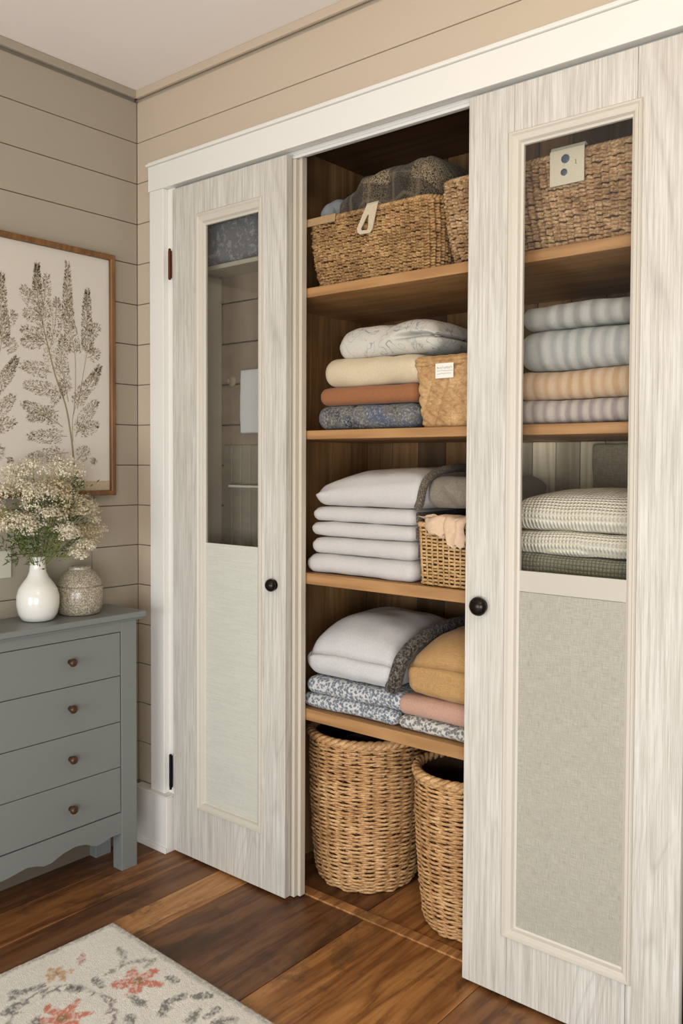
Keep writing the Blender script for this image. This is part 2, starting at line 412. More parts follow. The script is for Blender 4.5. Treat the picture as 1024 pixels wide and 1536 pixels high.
struct(MB().box(-.12, XR+.1, YN, .65, ZC, ZC+.05).build('ceiling', M['ceiling']))
ZL = [2.285-.1315*k for k in range(-1, 18)]
def planks(mb, zs, lo, hi, f):
    for k in range(len(zs)-1):
        a, b = max(zs[k+1], lo), min(zs[k], hi)
        if b-a > .012: f(k, a+.0012, b-.0012)
mb = MB(); mb.box(-.1, -.012, YN, .0, 0, ZC)
def lw(k, a, b):
    z = (a+b)/2
    ys = [YN, -1.9, -.177 if .84 < z < 1.12 else (-2.6 if k % 2 else -.95), 0]
    ys = sorted(set(ys))
    for j in range(len(ys)-1): mb.box(-.012, 0, ys[j]+.0008, ys[j+1]-.0008, a, b)
planks(mb, ZL, 0, ZC, lw)
struct(mb.build('wall_left', M['greige_shaded'], bevel=.0012, seg=1))
mb = MB()
mb.box(-.1, .13, .012, .02, 0, ZC); mb.box(1.85, XR, .012, .08, 0, ZC); mb.box(.13, 1.85, .012, .08, 2.15, ZC)
def cw(k, a, b):
    if b <= 2.10:
        mb.box(0, .15, 0, .012, a, b); mb.box(1.845, XR, 0, .012, a, b)
    elif a < 2.12:
        mb.box(0, .15, 0, .012, a, b); mb.box(1.845, XR, 0, .012, a, b); mb.box(.15, 1.845, 0, .012, 2.12, b)
    else: mb.box(0, XR, 0, .012, a, b)
planks(mb, ZL, 0, ZC, cw)
struct(mb.build('wall_back', M['beige'], bevel=.0012, seg=1))
struct(MB().box(0.0005, .014, YN, -.0005, 2.424, ZC).build('trim_1', M['greige_shaded'], bevel=.003))
struct(MB().box(.0005, XR, -.014, -.0005, 2.424, ZC).build('trim_2', M['beige'], bevel=.003))
# header casing with cap, side casings, plinth-height baseboard
mb = MB(); mb.box(.09, 1.935, -.026, -.0005, 2.103, 2.181); mb.box(.086, 1.94, -.033, -.0005, 2.1815, 2.189); mb.box(.092, 1.93, -.029, -.0005, 2.189, 2.194)
struct(mb.build('trim_3', M['trim'], bevel=.0015))
mb = MB(); mb.box(.096, .164, -.025, -.0005, .181, 2.1025); struct(mb.build('trim_4', M['trim'], bevel=.002))
mb = MB(); mb.box(.1645, .1985, -.006, .014, .181, 2.1025); struct(mb.build('trim_5', M['trim'], bevel=.001))
mb = MB(); mb.box(1.862, 1.93, -.025, -.0005, .181, 2.1025); mb.box(1.79, 1.8615, -.004, .014, 0, 2.1025); struct(mb.build('trim_6', M['trim'], bevel=.002))
mb = MB(); mb.box(.02, .194, -.040, -.0005, .0, .176); mb.box(.02, .195, -.046, -.0405, 0, .018); mb.box(.02, .195, -.042, -.0005, .1765, .181)
struct(mb.build('baseboard_back', M['trim'], bevel=.002))
mb = MB(); mb.box(1.85, XR, -.04, -.0005, 0, .181); struct(mb.build('baseboard_right', M['trim'], bevel=.002))
mb = MB(); mb.box(.0005, .018, YN, -.047, 0, .176); struct(mb.build('baseboard_left', paint('skirting_shaded', c(112, 100, 86), .6), bevel=.002))  # skirting darkened: the shade under the dresser is put into its colour
# opening frame: header track, central post, set just behind the doors
mb = MB()
mb.box(.2, 1.845, .012, .046, 2.098, 2.145); mb.box(.2, 1.845, .0115, .02, 2.089, 2.0975); 
struct(mb.build('trim_7', M['trim'], bevel=.0015))
mb = MB(); mb.box(.60, .699, .010, .024, .004, 2.088); mb.box(.60, .709, .0245, .046, .004, 2.097)
struct(mb.build('trim_9', M['jamb'], bevel=.002))

# closet carcass: side panels, back boards, top
XD = .54; YB = .54; XE = 2.0
def toneset(base, var): return tuple(base*(1+rng.uniform(-var, var)) for _ in range(3))+(1,)
def grey(v): return (v, v*.985, v*.96, 1)
mb = MB()
for i, y in enumerate(np.arange(.05, YB, .1)): mb.box(XD-.02, XD, y, min(y+.0985, YB), .004, 2.2, grey(rng.uniform(.75, 1.1)))
mb.box(XD-.0209, XD-.0203, .05, YB+.02, .004, 2.2, grey(.3)); struct(mb.build('wall_closet_left', M['inner'], bevel=.0015, seg=1))
mb = MB()
for i, x in enumerate(np.arange(XD-.001, XE, .105)):
    mb.box(x+.0008, min(x+.1042, XE), YB, YB+.02, .004, 2.2, grey(.35 if i == 2 else rng.uniform(.6, .85)))
mb.box(XD-.02, XE, YB+.0205, YB+.03, .004, 2.2, grey(.3)); struct(mb.build('wall_closet_back', M['inner'], bevel=.002, seg=1))
mb = MB(); mb.box(XE, XE+.02, .05, YB+.02, .004, 2.2, grey(.9)); struct(mb.build('wall_closet_right', M['inner']))
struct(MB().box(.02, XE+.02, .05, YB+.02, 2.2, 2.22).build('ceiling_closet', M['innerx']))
mb = MB()
for i, x in enumerate(np.arange(1.09, XE-.01, .074)): mb.box(x+.001, min(x+.073, XE-.002), YB-.014, YB-.001, .935, 1.306, grey((.62, 1.15, .7, 1.2, .8)[i % 5]))
struct(mb.build('wall_closet_front', M['greyboard'], bevel=.002, seg=1))
# shallow compartment behind the left door: shiplap back just behind the glass
mb = MB(); YS = .16
for k in range(len(ZL)-1):
    a, b = max(ZL[k+1], .01), min(ZL[k]-.0, 2.19)
    if b-a > .02: mb.box(.166, XD-.021, YS, YS+.014, a+.002, b-.002)
mb.box(.165, XD-.021, YS+.0145, YS+.024, .01, 2.19)
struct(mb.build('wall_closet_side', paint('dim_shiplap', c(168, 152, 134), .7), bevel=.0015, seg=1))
mb = MB(); mb.box(.202, .226, .05, YS-.001, .01, 2.0); mb.box(.2265, .234, .10, YS-.001, .01, 1.841)
struct(mb.build('trim_10', M['jamb'], bevel=.002))
mb = MB()
for i, x in enumerate(np.arange(.25, .515, .042)): mb.box(x, x+.041, YS-.010, YS-.001, .02, 1.30)
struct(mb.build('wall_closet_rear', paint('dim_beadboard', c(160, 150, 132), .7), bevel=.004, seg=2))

# shelves
def shelf(z0, z1, label, x0=XD+.001, x1=XE-.001, y0=.05):
    o = MB().box(x0, x1, y0, YB-.015, z0, z1).build('shelf', M['shelf'], at=((x0+x1)/2, .3, z0), bevel=.0025)
    return tag(o, label, 'shelf', 'wooden closet shelves')
S1, S2, S3, S4 = 1.735, 1.334, .929, .54
shelf(1.708, S1, 'topmost pine closet shelf, under the two big seagrass baskets')
shelf(1.309, S2, 'second pine shelf, carrying striped blankets and a small labelled bin')
shelf(.898, S3, 'third pine shelf, carrying the stack of white towels')
shelf(.507, S4, 'lowest pine shelf, carrying floral blankets above the wicker hampers')

# ------------------------------------------------------------------ doors
DF = -.0185; DT = .024
def door(name, x0, x1, op, outer, label, glassmat, knobx, knobz, hinges, wr=0):
    """op = glazed opening x0,x1,z0,z1; outer = outside of the moulding"""
    d = bpy.data.objects.new(name, None); COL.objects.link(d); d.location = (x0, DF, 0); ORG[d.name] = (x0, DF, 0); struct(d); d['label'] = label
    a0, a1, b0, b1 = outer; Z0, Z1 = .009, 2.092; yb = DF+DT; s = .0004
    i0, i1, j0, j1 = a0+.012, a1-.012, b0+.012, b1-.012
    MB().box(x0, i0-s, DF, yb, Z0, Z1).build('stile', M['wood'], d, bevel=.0015)
    MB().box(i1+s, x1, DF, yb, Z0, Z1).build('stile', M['wood'], d, bevel=.0015)
    MB().box(i0+s, i1-s, DF, yb, j1, Z1).build('rail', M['wood'], d, bevel=.0012)
    MB().box(i0+s, i1-s, DF, yb, Z0, j0).build('rail', M['wood'], d, bevel=.0012)
    g0, g1, h0, h1, hm = op
    mw = (g0-a0, a1-g1, h0-b0, b1-h1)
    prof = [(0, -.001), (.0, .004), (.1, .0075), (.22, .0075), (.34, .0035), (.62, .0025), (.72, .001), (.84, -.006), (1.0, -.008), (1.0, -.016), (0.35, -.016)]
    sweep_frame(MB(), a0, a1, b0, b1, DF, prof, widths=mw).build('moulding', M['mould'], d)
    MB().box(g0-.004, g1+.004, DF+.011, DF+.014, hm+.001, h1+.004).build('glass_pane', glassmat, d)
    return d, (g0, g1, h0, h1, hm)
def knob(d, x, z, r):
    k = MB().lathe([(.0005, -.001), (r*.5, -.001), (r*.45, .004), (r*.6, .0075), (r*.97, .0105), (r, .0135), (r*.93, .0185), (r*.72, .0235), (r*.4, .0268), (.0005, .0278)], (x, DF, z), 36, 'y').build('knob', M['bronze'], d, smooth=True)
    MB().lathe([(.0005, -.0005), (r*.8, -.0005), (r*.8, .0012), (r*.7, .0022), (.0005, .0024)], (x, DF, z), 32, 'y').build('rose_plate', M['bronze'], k)
    return k
def hinge(d, x, z0, z1, mat):
    mb = MB(); mb.tube([(x, DF-.006, z0+(z1-z0)*q) for q in (0, .3, .35, .65, .7, 1)], .0042, 10); mb.box(x-.011, x+.002, DF-.003, DF+.001, z0+.002, z1-.002)
    for q in (-.004, z1-z0): mb.lathe([(.0001, 0), (.0045, .001), (.003, .004), (.0001, .005)], (x, DF-.006, z0+q), 10)
    return mb.build('hinge', mat, d)
DL, g = door('door_1', .202, .690, (.348, .5755, .197, 1.959, .998), (.318, .597, .172, 1.996), 'left whitewashed closet door, smoky glass above a pale panel', M['glassL'], 0, 0, 0)
g0, g1, h0, h1, hm = g
MB().box(g0-.003, g1+.003, DF+.009, DF+.013, h0-.003, hm).build('lower_panel', M['panelL'], DL, bevel=.001)['label'] = 'pale grey-green textured lower panel'
knob(DL, .645, .897, .0185); hinge(DL, .1955, 1.816, 1.905, M['copper'])['label'] = 'coppery upper hinge'; hinge(DL, .1955, .206, .312, M['black'])['label'] = 'black lower hinge'
DR, g = door('door_2', 1.275, 1.785, (1.4135, 1.6615, .178, 1.956, 1.0), (1.381, 1.686, .151, 1.986), 'right whitewashed closet door, clear glass above a linen panel', M['glassR'], 0, 0, 0)
g0, g1, h0, h1, hm = g
MB().box(g0-.003, g1+.003, DF+.009, DF+.013, h0-.003, .952).build('lower_panel', M['panelR'], DR, bevel=.001)['label'] = 'grey-beige linen lower panel'
MB().box(g0-.003, g1+.003, DF+.008, DF+.0145, .9525, hm).build('panel_rail', M['railsmooth'], DR, bevel=.001)['label'] = 'smooth beige rail between glass and linen'
knob(DR, 1.318, .910, .0225)

# ------------------------------------------------------------------ baskets on the top shelf
def seagrass_basket(name, label, x0, x1, y0, y1, z0, z1, mat, seed, taper=.02):
    cx_, cy_ = (x0+x1)/2, (y0+y1)/2; R = root(name, (cx_, cy_, z0), label, 'basket', 'big seagrass baskets on the top shelf'); hw, hd = (x1-x0)/2, (y1-y0)/2
    def path(z, e=0):
        u = (z-z0)/(z1-z0); k = taper*(1-u)+.006*math.sin(u*PI)*-1
        P, Nn, per = rrect(hw-k-e, hd-k-e, .045, 760); return P+np.array((cx_, cy_)), Nn
    rows = 25; zs = np.linspace(z0+.005, z1-.007, rows); rh = zs[1]-zs[0]
    mb = MB(); weave(mb, path, zs, rh*.55, .0040, 190, .0034, seed, .0014, 6, .25)
    mb.build('woven_wall', mat, R, smooth=True)
    shell(path, z0+.001, z1-.006, .006).build('inner_wall', M['core'], R, smooth=False)
    P, Nn = path(z1); mb = MB(); rope(mb, np.c_[P, np.full(len(P), z1-.002)], .0062, 2, .02); mb.build('rim', mat, R, smooth=True)
    return R, path
B1, p1 = seagrass_basket('seagrass_basket', 'brown seagrass basket with a beige handle strap, left end of the top shelf', .695, 1.125, .062, .40, S1+.001, 1.921, M['seagrass'], 3)
# strap: folded loop of linen hanging over the rim
def strip(mb, pts, w0, w1, th=.002, skew=0):
    """ribbon of width along X following (x,y,z) points"""
    n = len(pts); vs = []; fs = []
    for i, (x, y, z) in enumerate(pts):
        w = w0+(w1-w0)*i/(n-1)
        vs += [(x-w/2, y, z), (x+w/2, y, z), (x+w/2, y-th, z+th*.3), (x-w/2, y-th, z+th*.3)]
    for i in range(n-1):
        a = i*4; b = a+4
        fs += [(a+j, a+(j+1) % 4, b+(j+1) % 4, b+j) for j in range(4)]
    fs += [(0, 1, 2, 3), (4*n-4, 4*n-3, 4*n-2, 4*n-1)]
    return mb.add(vs, fs)
mb = MB()
outer = [(.920, 1.925), (.888, 1.870), (.891, 1.858), (.899, 1.853), (.932, 1.852), (.940, 1.860), (.958, 1.926)]
inner = [(.924, 1.900), (.902, 1.868), (.903, 1.864), (.907, 1.862), (.922, 1.861), (.926, 1.866), (.928, 1.899)]
vs = [(x, y, q) for y in (.0490, .0465) for ring in (outer, inner) for x, q in ring]; fs = []
for k in range(7):
    k2 = (k+1) % 7
    fs += [(k, k2, 7+k2, 7+k), (14+k, 21+k, 21+k2, 14+k2), (k, 14+k, 14+k2, k2), (7+k, 7+k2, 21+k2, 21+k)]
mb.add(vs, fs); strip(mb, [(.939, .085, 1.905), (.939, .068, 1.927), (.939, .052, 1.931), (.939, .0485, 1.925)], .036, .038)
mb.build('handle_strap', M['linen_strap'], B1, bevel=.0008)['label'] = 'beige linen strap looped over the rim'
mb = MB(); strip(mb, [(.755, .085, 1.90), (.755, .07, 1.924), (.755, .054, 1.926), (.755, .052, 1.905)], .11, .105); mb.build('liner_flap', fabric('liner', c(178, 148, 108), c(150, 120, 84)), B1, bevel=.0008)['label'] = 'tan cloth liner folded over the left of the rim'
B2, p2 = seagrass_basket('seagrass_basket', 'large seagrass basket with a two-button cloth tag, partly behind the right door', 1.140, 1.72, .062, .40, S1+.001, 1.942, M['seagrassg'], 5, .024)
tg = MB().box(1.449, 1.531, .046, .0485, 1.868, 1.946).add([], []); strip(tg, [(1.49, .066, 1.952), (1.49, .055, 1.955), (1.49, .0487, 1.944)], .082, .082, .0015)
tgo = tg.build('tag', fabric('tag_cloth', c(206, 198, 176), c(186, 178, 156)), B2, bevel=.0005); tgo['label'] = 'cream cloth tag with two blue buttons'
for bx, bz, br in ((1.487, 1.924, .0095), (1.484, 1.895, .0075)):
    MB().lathe([(.001, 0), (br, 0), (br, .0022), (br*.75, .003), (br*.7, .0018), (.001, .0018)], (bx, .0458, bz), 20, 'y').build('button', paint('button_blue', c(72, 88, 100), .4), tgo)
mb = MB(); mb.box(1.511, 1.5125, .0453, .0459, 1.909, 1.918); mb.box(1.5095, 1.514, .0453, .0459, 1.9085, 1.9095); mb.box(1.5095, 1.511, .0453, .0459, 1.916, 1.9173); mb.build('print_mark', M['ink'], tgo)
# contents of the left basket
def crumple(x0, x1, y0, y1, z0, z1, seed, amp, freq, fold=0, n=(70, 44, 24)):
    def fn(p, U):
        e = []
        for x, y, z in p:
            r = 1-abs(noise.noise(Vector((x*freq+seed, y*freq*.8, z*freq*1.3-seed))))*2
            e.append(r*.7+.5*noise.noise(Vector((x*freq*2.3, y*freq*2+seed, z*freq*2))))
        d = p/(np.linalg.norm(p, axis=1)[:, None]+1e-6)
        p = p+d*(np.array(e)*amp)[:, None]
        p[:, 2] -= fold*(U[:, 0]**2)*np.clip((U[:, 2]+1)/2, 0, 1)
        return p
    return slab(x0, x1, y0, y1, z0, z1, seed=seed, amp=.002, fn=fn, n=n)
plm = fabric('plaid', c(150, 132, 104), c(44, 38, 30), 130, .95, 'plaid', .9, [c(38, 32, 25), c(132, 116, 92)])
def plaid_fold(x0, x1, y0, y1, z0, z1, seed, amp, droop, n):
    def fn(p, U):
        e = []
        for x, y, zz in p:
            r1 = 1-abs(noise.noise(Vector((x*8+zz*6+seed, y*6, zz*5-x*7))))*2.4; e.append(r1*.8+.35*noise.noise(Vector((x*22, y*18+seed, zz*22))))
        d = p/(np.linalg.norm(p, axis=1)[:, None]+1e-6); p = p+d*(np.array(e)*amp)[:, None]
        p[:, 2] -= droop*np.clip(-U[:, 0], 0, 1)**2*np.clip((U[:, 2]+1)/2, 0, 1); return p
    return slab(x0, x1, y0, y1, z0, z1, r=.06, seed=seed, amp=.002, fn=fn, n=n)
PT = tag(plaid_fold(.772, 1.09, .090, .385, 1.80, 2.035, 4, .019, .045, (110, 60, 44)).build('plaid_throw', plm, at=(.96, .235, 1.80), smooth=True), 'dark brown and taupe plaid throw bundled in the left seagrass basket', 'blanket')
plaid_fold(1.035, 1.105, .10, .36, 1.955, 2.045, 8, .008, 0, (30, 50, 24)).build('rolled_end', plm, PT, smooth=True)
tag(crumple(.705, .782, .10, .34, 1.80, 2.02, 9, .016, 12, .02, (40, 40, 24)).build('folded_cloth', fabric('slate', c(156, 160, 160), c(124, 130, 132), 300), at=(.745, .225, 1.80), smooth=True), 'slate blue cloth bunched in the left corner of the seagrass basket', 'blanket')

# ------------------------------------------------------------------ second shelf: left pile and bin
G2 = 'folded textiles on the second shelf, left pile'
z = S2+.001
cloth('folded_blanket', 'navy and olive mottled blanket at the bottom of the second shelf pile', 'blanket', (.722, 1.066, .066, .40, z, z+.068), fabric('navy_floral', c(82, 90, 108), c(52, 58, 68), 300, .95, 'patches', .4, [c(46, 52, 66), c(104, 104, 100), c(170, 163, 150)]), G2, seed=1, creases=[(-.045, .008, .006)], amp=.003)
cloth('folded_blanket', 'rust brown folded blanket between the navy and cream textiles', 'blanket', (.728, 1.064, .068, .40, z+.0685, z+.118), fabric('rust', c(162, 108, 70), c(128, 82, 50), 350), G2, seed=2, amp=.004)
def tilt(p, U): p[:, 2] += .010*U[:, 0]; return p
cloth('folded_blanket', 'plump cream duvet folded on the rust brown blanket', 'blanket', (.740, 1.085, .066, .40, z+.118, z+.195), fabric('cream', c(212, 196, 166), c(190, 172, 142), 320, .85), G2, seed=3, amp=.006, puff=.004)
def quilt_fn(p, U):
    m = np.exp(-((p[:, 0]-.03-p[:, 1]*.2)/.035)**2)*np.clip(U[:, 2]+.6, 0, 1); p[:, 2] -= .007*m
    k = np.clip((U[:, 0]-.1)/.9, 0, 1)*np.exp(-((U[:, 2]-.1)/.25)**2); k2 = np.clip((U[:, 0]-.15)/.25, 0, 1)*np.exp(-((U[:, 2]-.05-.25*U[:, 0])/.16)**2); p[:, 1] += .035*k2*(U[:, 1] < 0)*(np.abs(U[:, 2]) < .99); p[:, 0] -= .03*k2*(U[:, 0] > .98)
    p[:, 2] -= .012*np.abs(U[:, 0])**3*np.clip(U[:, 2]+.5, 0, 1); return p
cloth('folded_quilt', 'pale grey quilt with blue leaf drawings on top of the second shelf pile', 'blanket', (.785, 1.125, .075, .40, z+.1955, z+.277), fabric('leaf_quilt', c(204, 199, 187), c(186, 180, 168), 300, .85, 'leaf', .25, [c(112, 120, 124), c(150, 156, 158)]), G2, seed=4, amp=.005, freq=9, puff=.016, fn=quilt_fn, n=(64, 32, 26))
# labelled bin: quilted diamond fibre wall
BN = root('storage_bin', (1.175, .2, S2+.001), 'tan fibre bin with diamond quilting and a small white label', 'bin')
z0, z1 = S2+.001, 1.495; N = 260; rows = 44; vs = []; fs = []
for i in range(rows):
    zz = z0+(z1-z0)*i/(rows-1); k = .012*(1-i/(rows-1)); P, Nn, per = rrect(.105-k, .125-k, .018, N)
    for j in range(N):
        s = j/N*per; a = abs(math.sin((s+zz*1.0)*PI/.046)); b = abs(math.sin((s-zz*1.0)*PI/.046)); dd = .0075*min(a, b)**.7 if i > 1 else 0
        vs.append((1.175+P[j][0]+Nn[j][0]*dd, .19+P[j][1]+Nn[j][1]*dd, zz))
for i in range(rows-1): fs += [(i*N+j, i*N+(j+1) % N, (i+1)*N+(j+1) % N, (i+1)*N+j) for j in range(N)]
fs.append(tuple(range(N))[::-1])
MB().add(vs, fs).build('woven_wall', M['bin'], BN, smooth=True)
pathb = lambda zz: (rrect(.105-.012*(1-(zz-z0)/(z1-z0)), .125-.012*(1-(zz-z0)/(z1-z0)), .018, 120)[0]+np.array((1.175, .19)), rrect(.105, .125, .018, 120)[1])
shell(pathb, z0+.002, z1, .003).build('inner_wall', M['core'], BN)
mb = MB(); P, Nn = pathb(z1); 
for q, (o, dz, r) in enumerate(((.003, .0, .0065), (.003, .0095, .0065), (-.002, .015, .005))): 
    Q = np.c_[P+Nn*o, np.full(len(P), z1+dz)]; Q[:, 2] += .0008*np.sin(np.arange(len(P))*1.3+q); mb.tube(Q, r, 8, True)
mb.build('rim', M['bin'], BN, smooth=True)
lb = MB().box(1.137, 1.190, .0555, .057, 1.456, 1.493); lbo = lb.build('label', paint('label_card', c(232, 228, 218), .7), BN); lbo['label'] = 'small white paper label with faint writing'
mb = MB(); rs = random.Random(3)
for row, (zz, x0, x1, h) in enumerate(((1.482, 1.142, 1.185, .0055), (1.4745, 1.142, 1.186, .002), (1.467, 1.142, 1.184, .002))):
    x = x0
    while x < x1:
        w = rs.uniform(.0012, .0035); zz2 = zz+rs.uniform(-.001, .001); mb.tube([(x, .0551, zz2-h*rs.uniform(.2, .6)), (x+w*.5, .0551, zz2+h*rs.uniform(.2, .6)), (x+w, .0551, zz2-h*rs.uniform(.1, .5))], .0003, 4, up=(0, 1, 0)); x += w+rs.uniform(.0003, .0016)
mb.build('writing', paint('label_ink', c(120, 116, 110), .8), lbo)

# second shelf behind the glass: striped blankets
G2b = 'striped blankets behind the right door'
def striped(label, z0, z1, base, alt, alt2, seed, x0=1.345, k=150., **kw):
    return cloth('striped_blanket', label, 'blanket', (x0, 1.80, .068, .42, z0, z1), fabric('stripe_%d' % seed, base, None, 420, .95, 'stripe', .5, [k, alt, alt2]), G2b, seed=seed, n=(60, 26, 10), **kw)
striped('mauve grey and cream striped blanket, lowest of the striped pile', z, z+.056, c(202, 192, 182), c(164, 152, 148), c(140, 128, 126), 11, 1.342, 225)
striped('sand and cream striped blanket, second from the bottom of the striped pile', z+.0565, z+.124, c(216, 190, 160), c(194, 160, 126), c(182, 150, 116), 12, 1.346, 225, amp=.004)
striped('thick pale blue-grey striped blanket, third from the bottom of the striped pile', z+.1245, z+.220, c(200, 200, 193), c(166, 168, 165), c(152, 155, 152), 13, 1.345, 200)
striped('light grey striped blanket on top of the striped pile', z+.2205, z+.272, c(190, 190, 182), c(148, 146, 140), c(160, 158, 152), 14, 1.362, 160, puff=.012)

# ------------------------------------------------------------------ third shelf
G3 = 'white folded towels on the third shelf'
z = S3+.001; wt = fabric('white_terry', c(208, 203, 198), c(184, 178, 173), 520, .95, 'plain', .5)
ft = fabric('taupe_fleece', c(134, 122, 106), c(92, 82, 70), 260, 1, 'speckle', .8, [260, c(78, 70, 60)])
cur = z; hs = [(.056, .684, 1.064, 'bottom of the white towel stack'), (.049, .70, 1.064, 'second from the bottom of the white towel stack'), (.042, .70, 1.062, 'third, middle one of the white towel stack'), (.043, .708, 1.062, 'fourth from the bottom, just under the fleece-edged throw')]
for i, (h, x0, x1, wh) in enumerate(hs):
    def sl(p, U, i=i):
        p[:, 2] -= .006*np.clip(-U[:, 0], 0, 1)**4*np.clip(U[:, 2], 0, 1); p[:, 0] += .002*np.sin(U[:, 1]*5+i); return p
    o = cloth('folded_towel', 'white folded towel, '+wh, 'towel', (x0, x1, .064+.002*i, .44, cur, cur+h), wt, G3, seed=20+i, fn=sl, amp=.003)
    e = slab(x1-.016, x1+.004+.002*i, .085, .42, cur+.006, cur+h-.006, seed=40+i, amp=.003, n=(6, 30, 8)).build('edge_fold', ft, o, smooth=True); e['label'] = 'taupe underside showing at the right fold'
    cur += h+.0004
def th(p, U):
    p[:, 2] += .014*U[:, 0]*np.clip(U[:, 2]+.5, 0, 1); p[:, 2] -= .02*np.clip(-U[:, 0], 0, 1)**3*np.clip(U[:, 2], 0, 1); return p
T = cloth('folded_throw', 'thick white throw with taupe fleece lining, top of the white towel stack', 'blanket', (.708, 1.095, .064, .45, cur, cur+.076), wt, None, seed=30, puff=.03, fn=th, amp=.004)
TZ = cur
# fleece edge band running up and back over the right end, with the lining crumpled behind it
band = [(1.075, .072, TZ+.006), (1.088, .064, TZ+.02), (1.094, .062, TZ+.045), (1.098, .070, TZ+.072), (1.10, .10, TZ+.092), (1.098, .16, TZ+.105), (1.095, .24, TZ+.11), (1.092, .33, TZ+.108), (1.09, .42, TZ+.095)]
def smooth_path(pts, n=60):
    P = np.array(pts, float); tt = np.linspace(0, 1, len(P)); u = np.linspace(0, 1, n)
    Q = np.stack([np.interp(u, tt, P[:, k]) for k in range(P.shape[1])], 1)
    for _ in range(6): Q[1:-1] = (Q[:-2]+2*Q[1:-1]+Q[2:])/4
    return Q
MB().tube(smooth_path(band), .011, 10, up=(1, 0, 0)).build('fleece_edge', ft, T, smooth=True)['label'] = 'nubbly taupe fleece edge'
crumple(1.085, 1.27, .085, .43, TZ+.006, TZ+.085, 6, .010, 15, .0, (40, 50, 16)).build('lining', fabric('taupe_lining', c(140, 130, 116), c(110, 100, 88), 200, .9), T, smooth=True)['label'] = 'taupe lining, crumpled'

# small open-weave basket with a peach cloth
KB = root('jute_basket', (1.175, .17, z), 'small open-weave jute basket beside the white towels', 'basket')
z0, z1 = z, 1.086
def pk(zz):
    u = (zz-z0)/(z1-z0); P, Nn, per = rrect(.098-.006*(1-u), .118-.006*(1-u), .022, 240); return P+np.array((1.178, .178)), Nn
mb = MB(); zs = np.linspace(z0+.005, z1-.004, 17); weave(mb, pk, zs, .0036, .0028, 44, .0026, 8, .0009)
mb.build('woven_wall', M['jute'], KB, smooth=True)
mb = MB()
Pa, Na = pk(z0); Pb, Nb = pk(z1)
for j in range(0, 240, 5): mb.tube([(*(Pa[j]+Na[j]*.001), z0+.002), (*((Pa[j]+Pb[j])/2+Na[j]*.0015), (z0+z1)/2), (*(Pb[j]+Nb[j]*.001), z1)], .0026, 6, up=(.3, 1, 0))
mb.build('stakes', M['jute'], KB, smooth=True)
shell(pk, z0+.001, z1-.003, .0075).build('inner_wall', M['core'], KB)
mb = MB(); P, Nn = pk(z1); rope(mb, np.c_[P, np.full(len(P), z1)], .006, 2, .022); mb.build('rim', M['jute'], KB, smooth=True)
# peach cloth: two knotted ends draped over the front rim
mb = MB(); pcm = fabric('peach_cloth', c(218, 190, 162), c(198, 166, 136), 300)
def drape(pts, w0, w1, seed, nu=26, nv=12, th=.006):
    Q = smooth_path(pts, nu); vs = []; fs = []
    for side in (0, 1):
        for i in range(nu):
            w = (w0+(w1-w0)*i/(nu-1))*(1-.35*(i == nu-1))
            for j in range(nv):
                s = j/(nv-1)-.5; bul = .006*math.sin(s*9+seed+i*.15)+.01*noise.noise(Vector((s*4+seed, i*.14, 1)))
                ro = math.sqrt(max(0, 1-(2*s)**2)); k = th*(ro if side == 0 else -ro*.6)
                vs.append((Q[i][0]+s*w+.006*noise.noise(Vector((i*.3, seed, s*3))), Q[i][1]-k-bul*.5, Q[i][2]+k*.6+bul*.5))
    o = nu*nv
    for i in range(nu-1):
        for j in range(nv-1):
            a = i*nv+j; fs.append((a, a+1, a+nv+1, a+nv)); fs.append((o+a, o+a+nv, o+a+nv+1, o+a+1))
        fs.append((i*nv, (i+1)*nv, o+(i+1)*nv, o+i*nv)); a = i*nv+nv-1; fs.append((a, o+a, o+a+nv, a+nv))
    return vs, fs
for pts, w0, w1, sd in (([(1.17, .20, 1.095), (1.17, .10, 1.108), (1.165, .052, 1.105), (1.165, .046, 1.085), (1.168, .046, 1.06)], .14, .085, 1), ([(1.205, .16, 1.10), (1.205, .08, 1.110), (1.205, .045, 1.10), (1.207, .040, 1.06), (1.209, .041, 1.035)], .07, .05, 3), ([(1.075, .16, 1.09), (1.095, .09, 1.10), (1.115, .058, 1.107), (1.15, .05, 1.108)], .06, .05, 5)):
    mb.add(*drape(pts, w0, w1, sd))
tag(mb.build('peach_cloth', pcm, at=(1.17, .06, 1.09), smooth=True), 'rumpled peach cloth draped over the rim of the jute basket', 'cloth')

# waffle blankets behind the glass, third shelf
wfc = fabric('waffle_cream', c(248, 243, 230), c(236, 228, 208), 300, .95, 'waffle', .7, [c(216, 207, 184)])
cloth('folded_blanket', 'grey-green woven blanket under the cream waffle blankets', 'blanket', (1.338, 1.82, .066, .44, z, z+.100), fabric('greengrey', c(160, 158, 132), c(114, 114, 94), 300, .95, 'waffle', .6, [c(90, 90, 72)]), 'blankets behind the right door, third shelf', seed=51, r=.02)
cloth('folded_blanket', 'lower cream waffle blanket, on the grey-green one', 'blanket', (1.340, 1.82, .066, .44, z+.1005, z+.156), wfc, 'blankets behind the right door, third shelf', seed=52)
cloth('folded_blanket', 'upper cream waffle blanket, top of its pile behind the glass', 'blanket', (1.345, 1.82, .066, .44, z+.1565, z+.225), wfc, 'blankets behind the right door, third shelf', seed=53, puff=.032)
mb = MB(); vs = []; fs = []
tag(slab(1.36, 1.66, .500, .523, .98, 1.298, r=.006, seed=8, amp=.004, n=(40, 4, 40)).build('burlap_sheet', fabric('burlap_grey', c(200, 186, 160), c(150, 136, 112), 300, .95, 'burlap', .5), at=(1.51, .51, .98), smooth=True), 'rough beige burlap sheet against the closet back behind the right door', 'cloth')

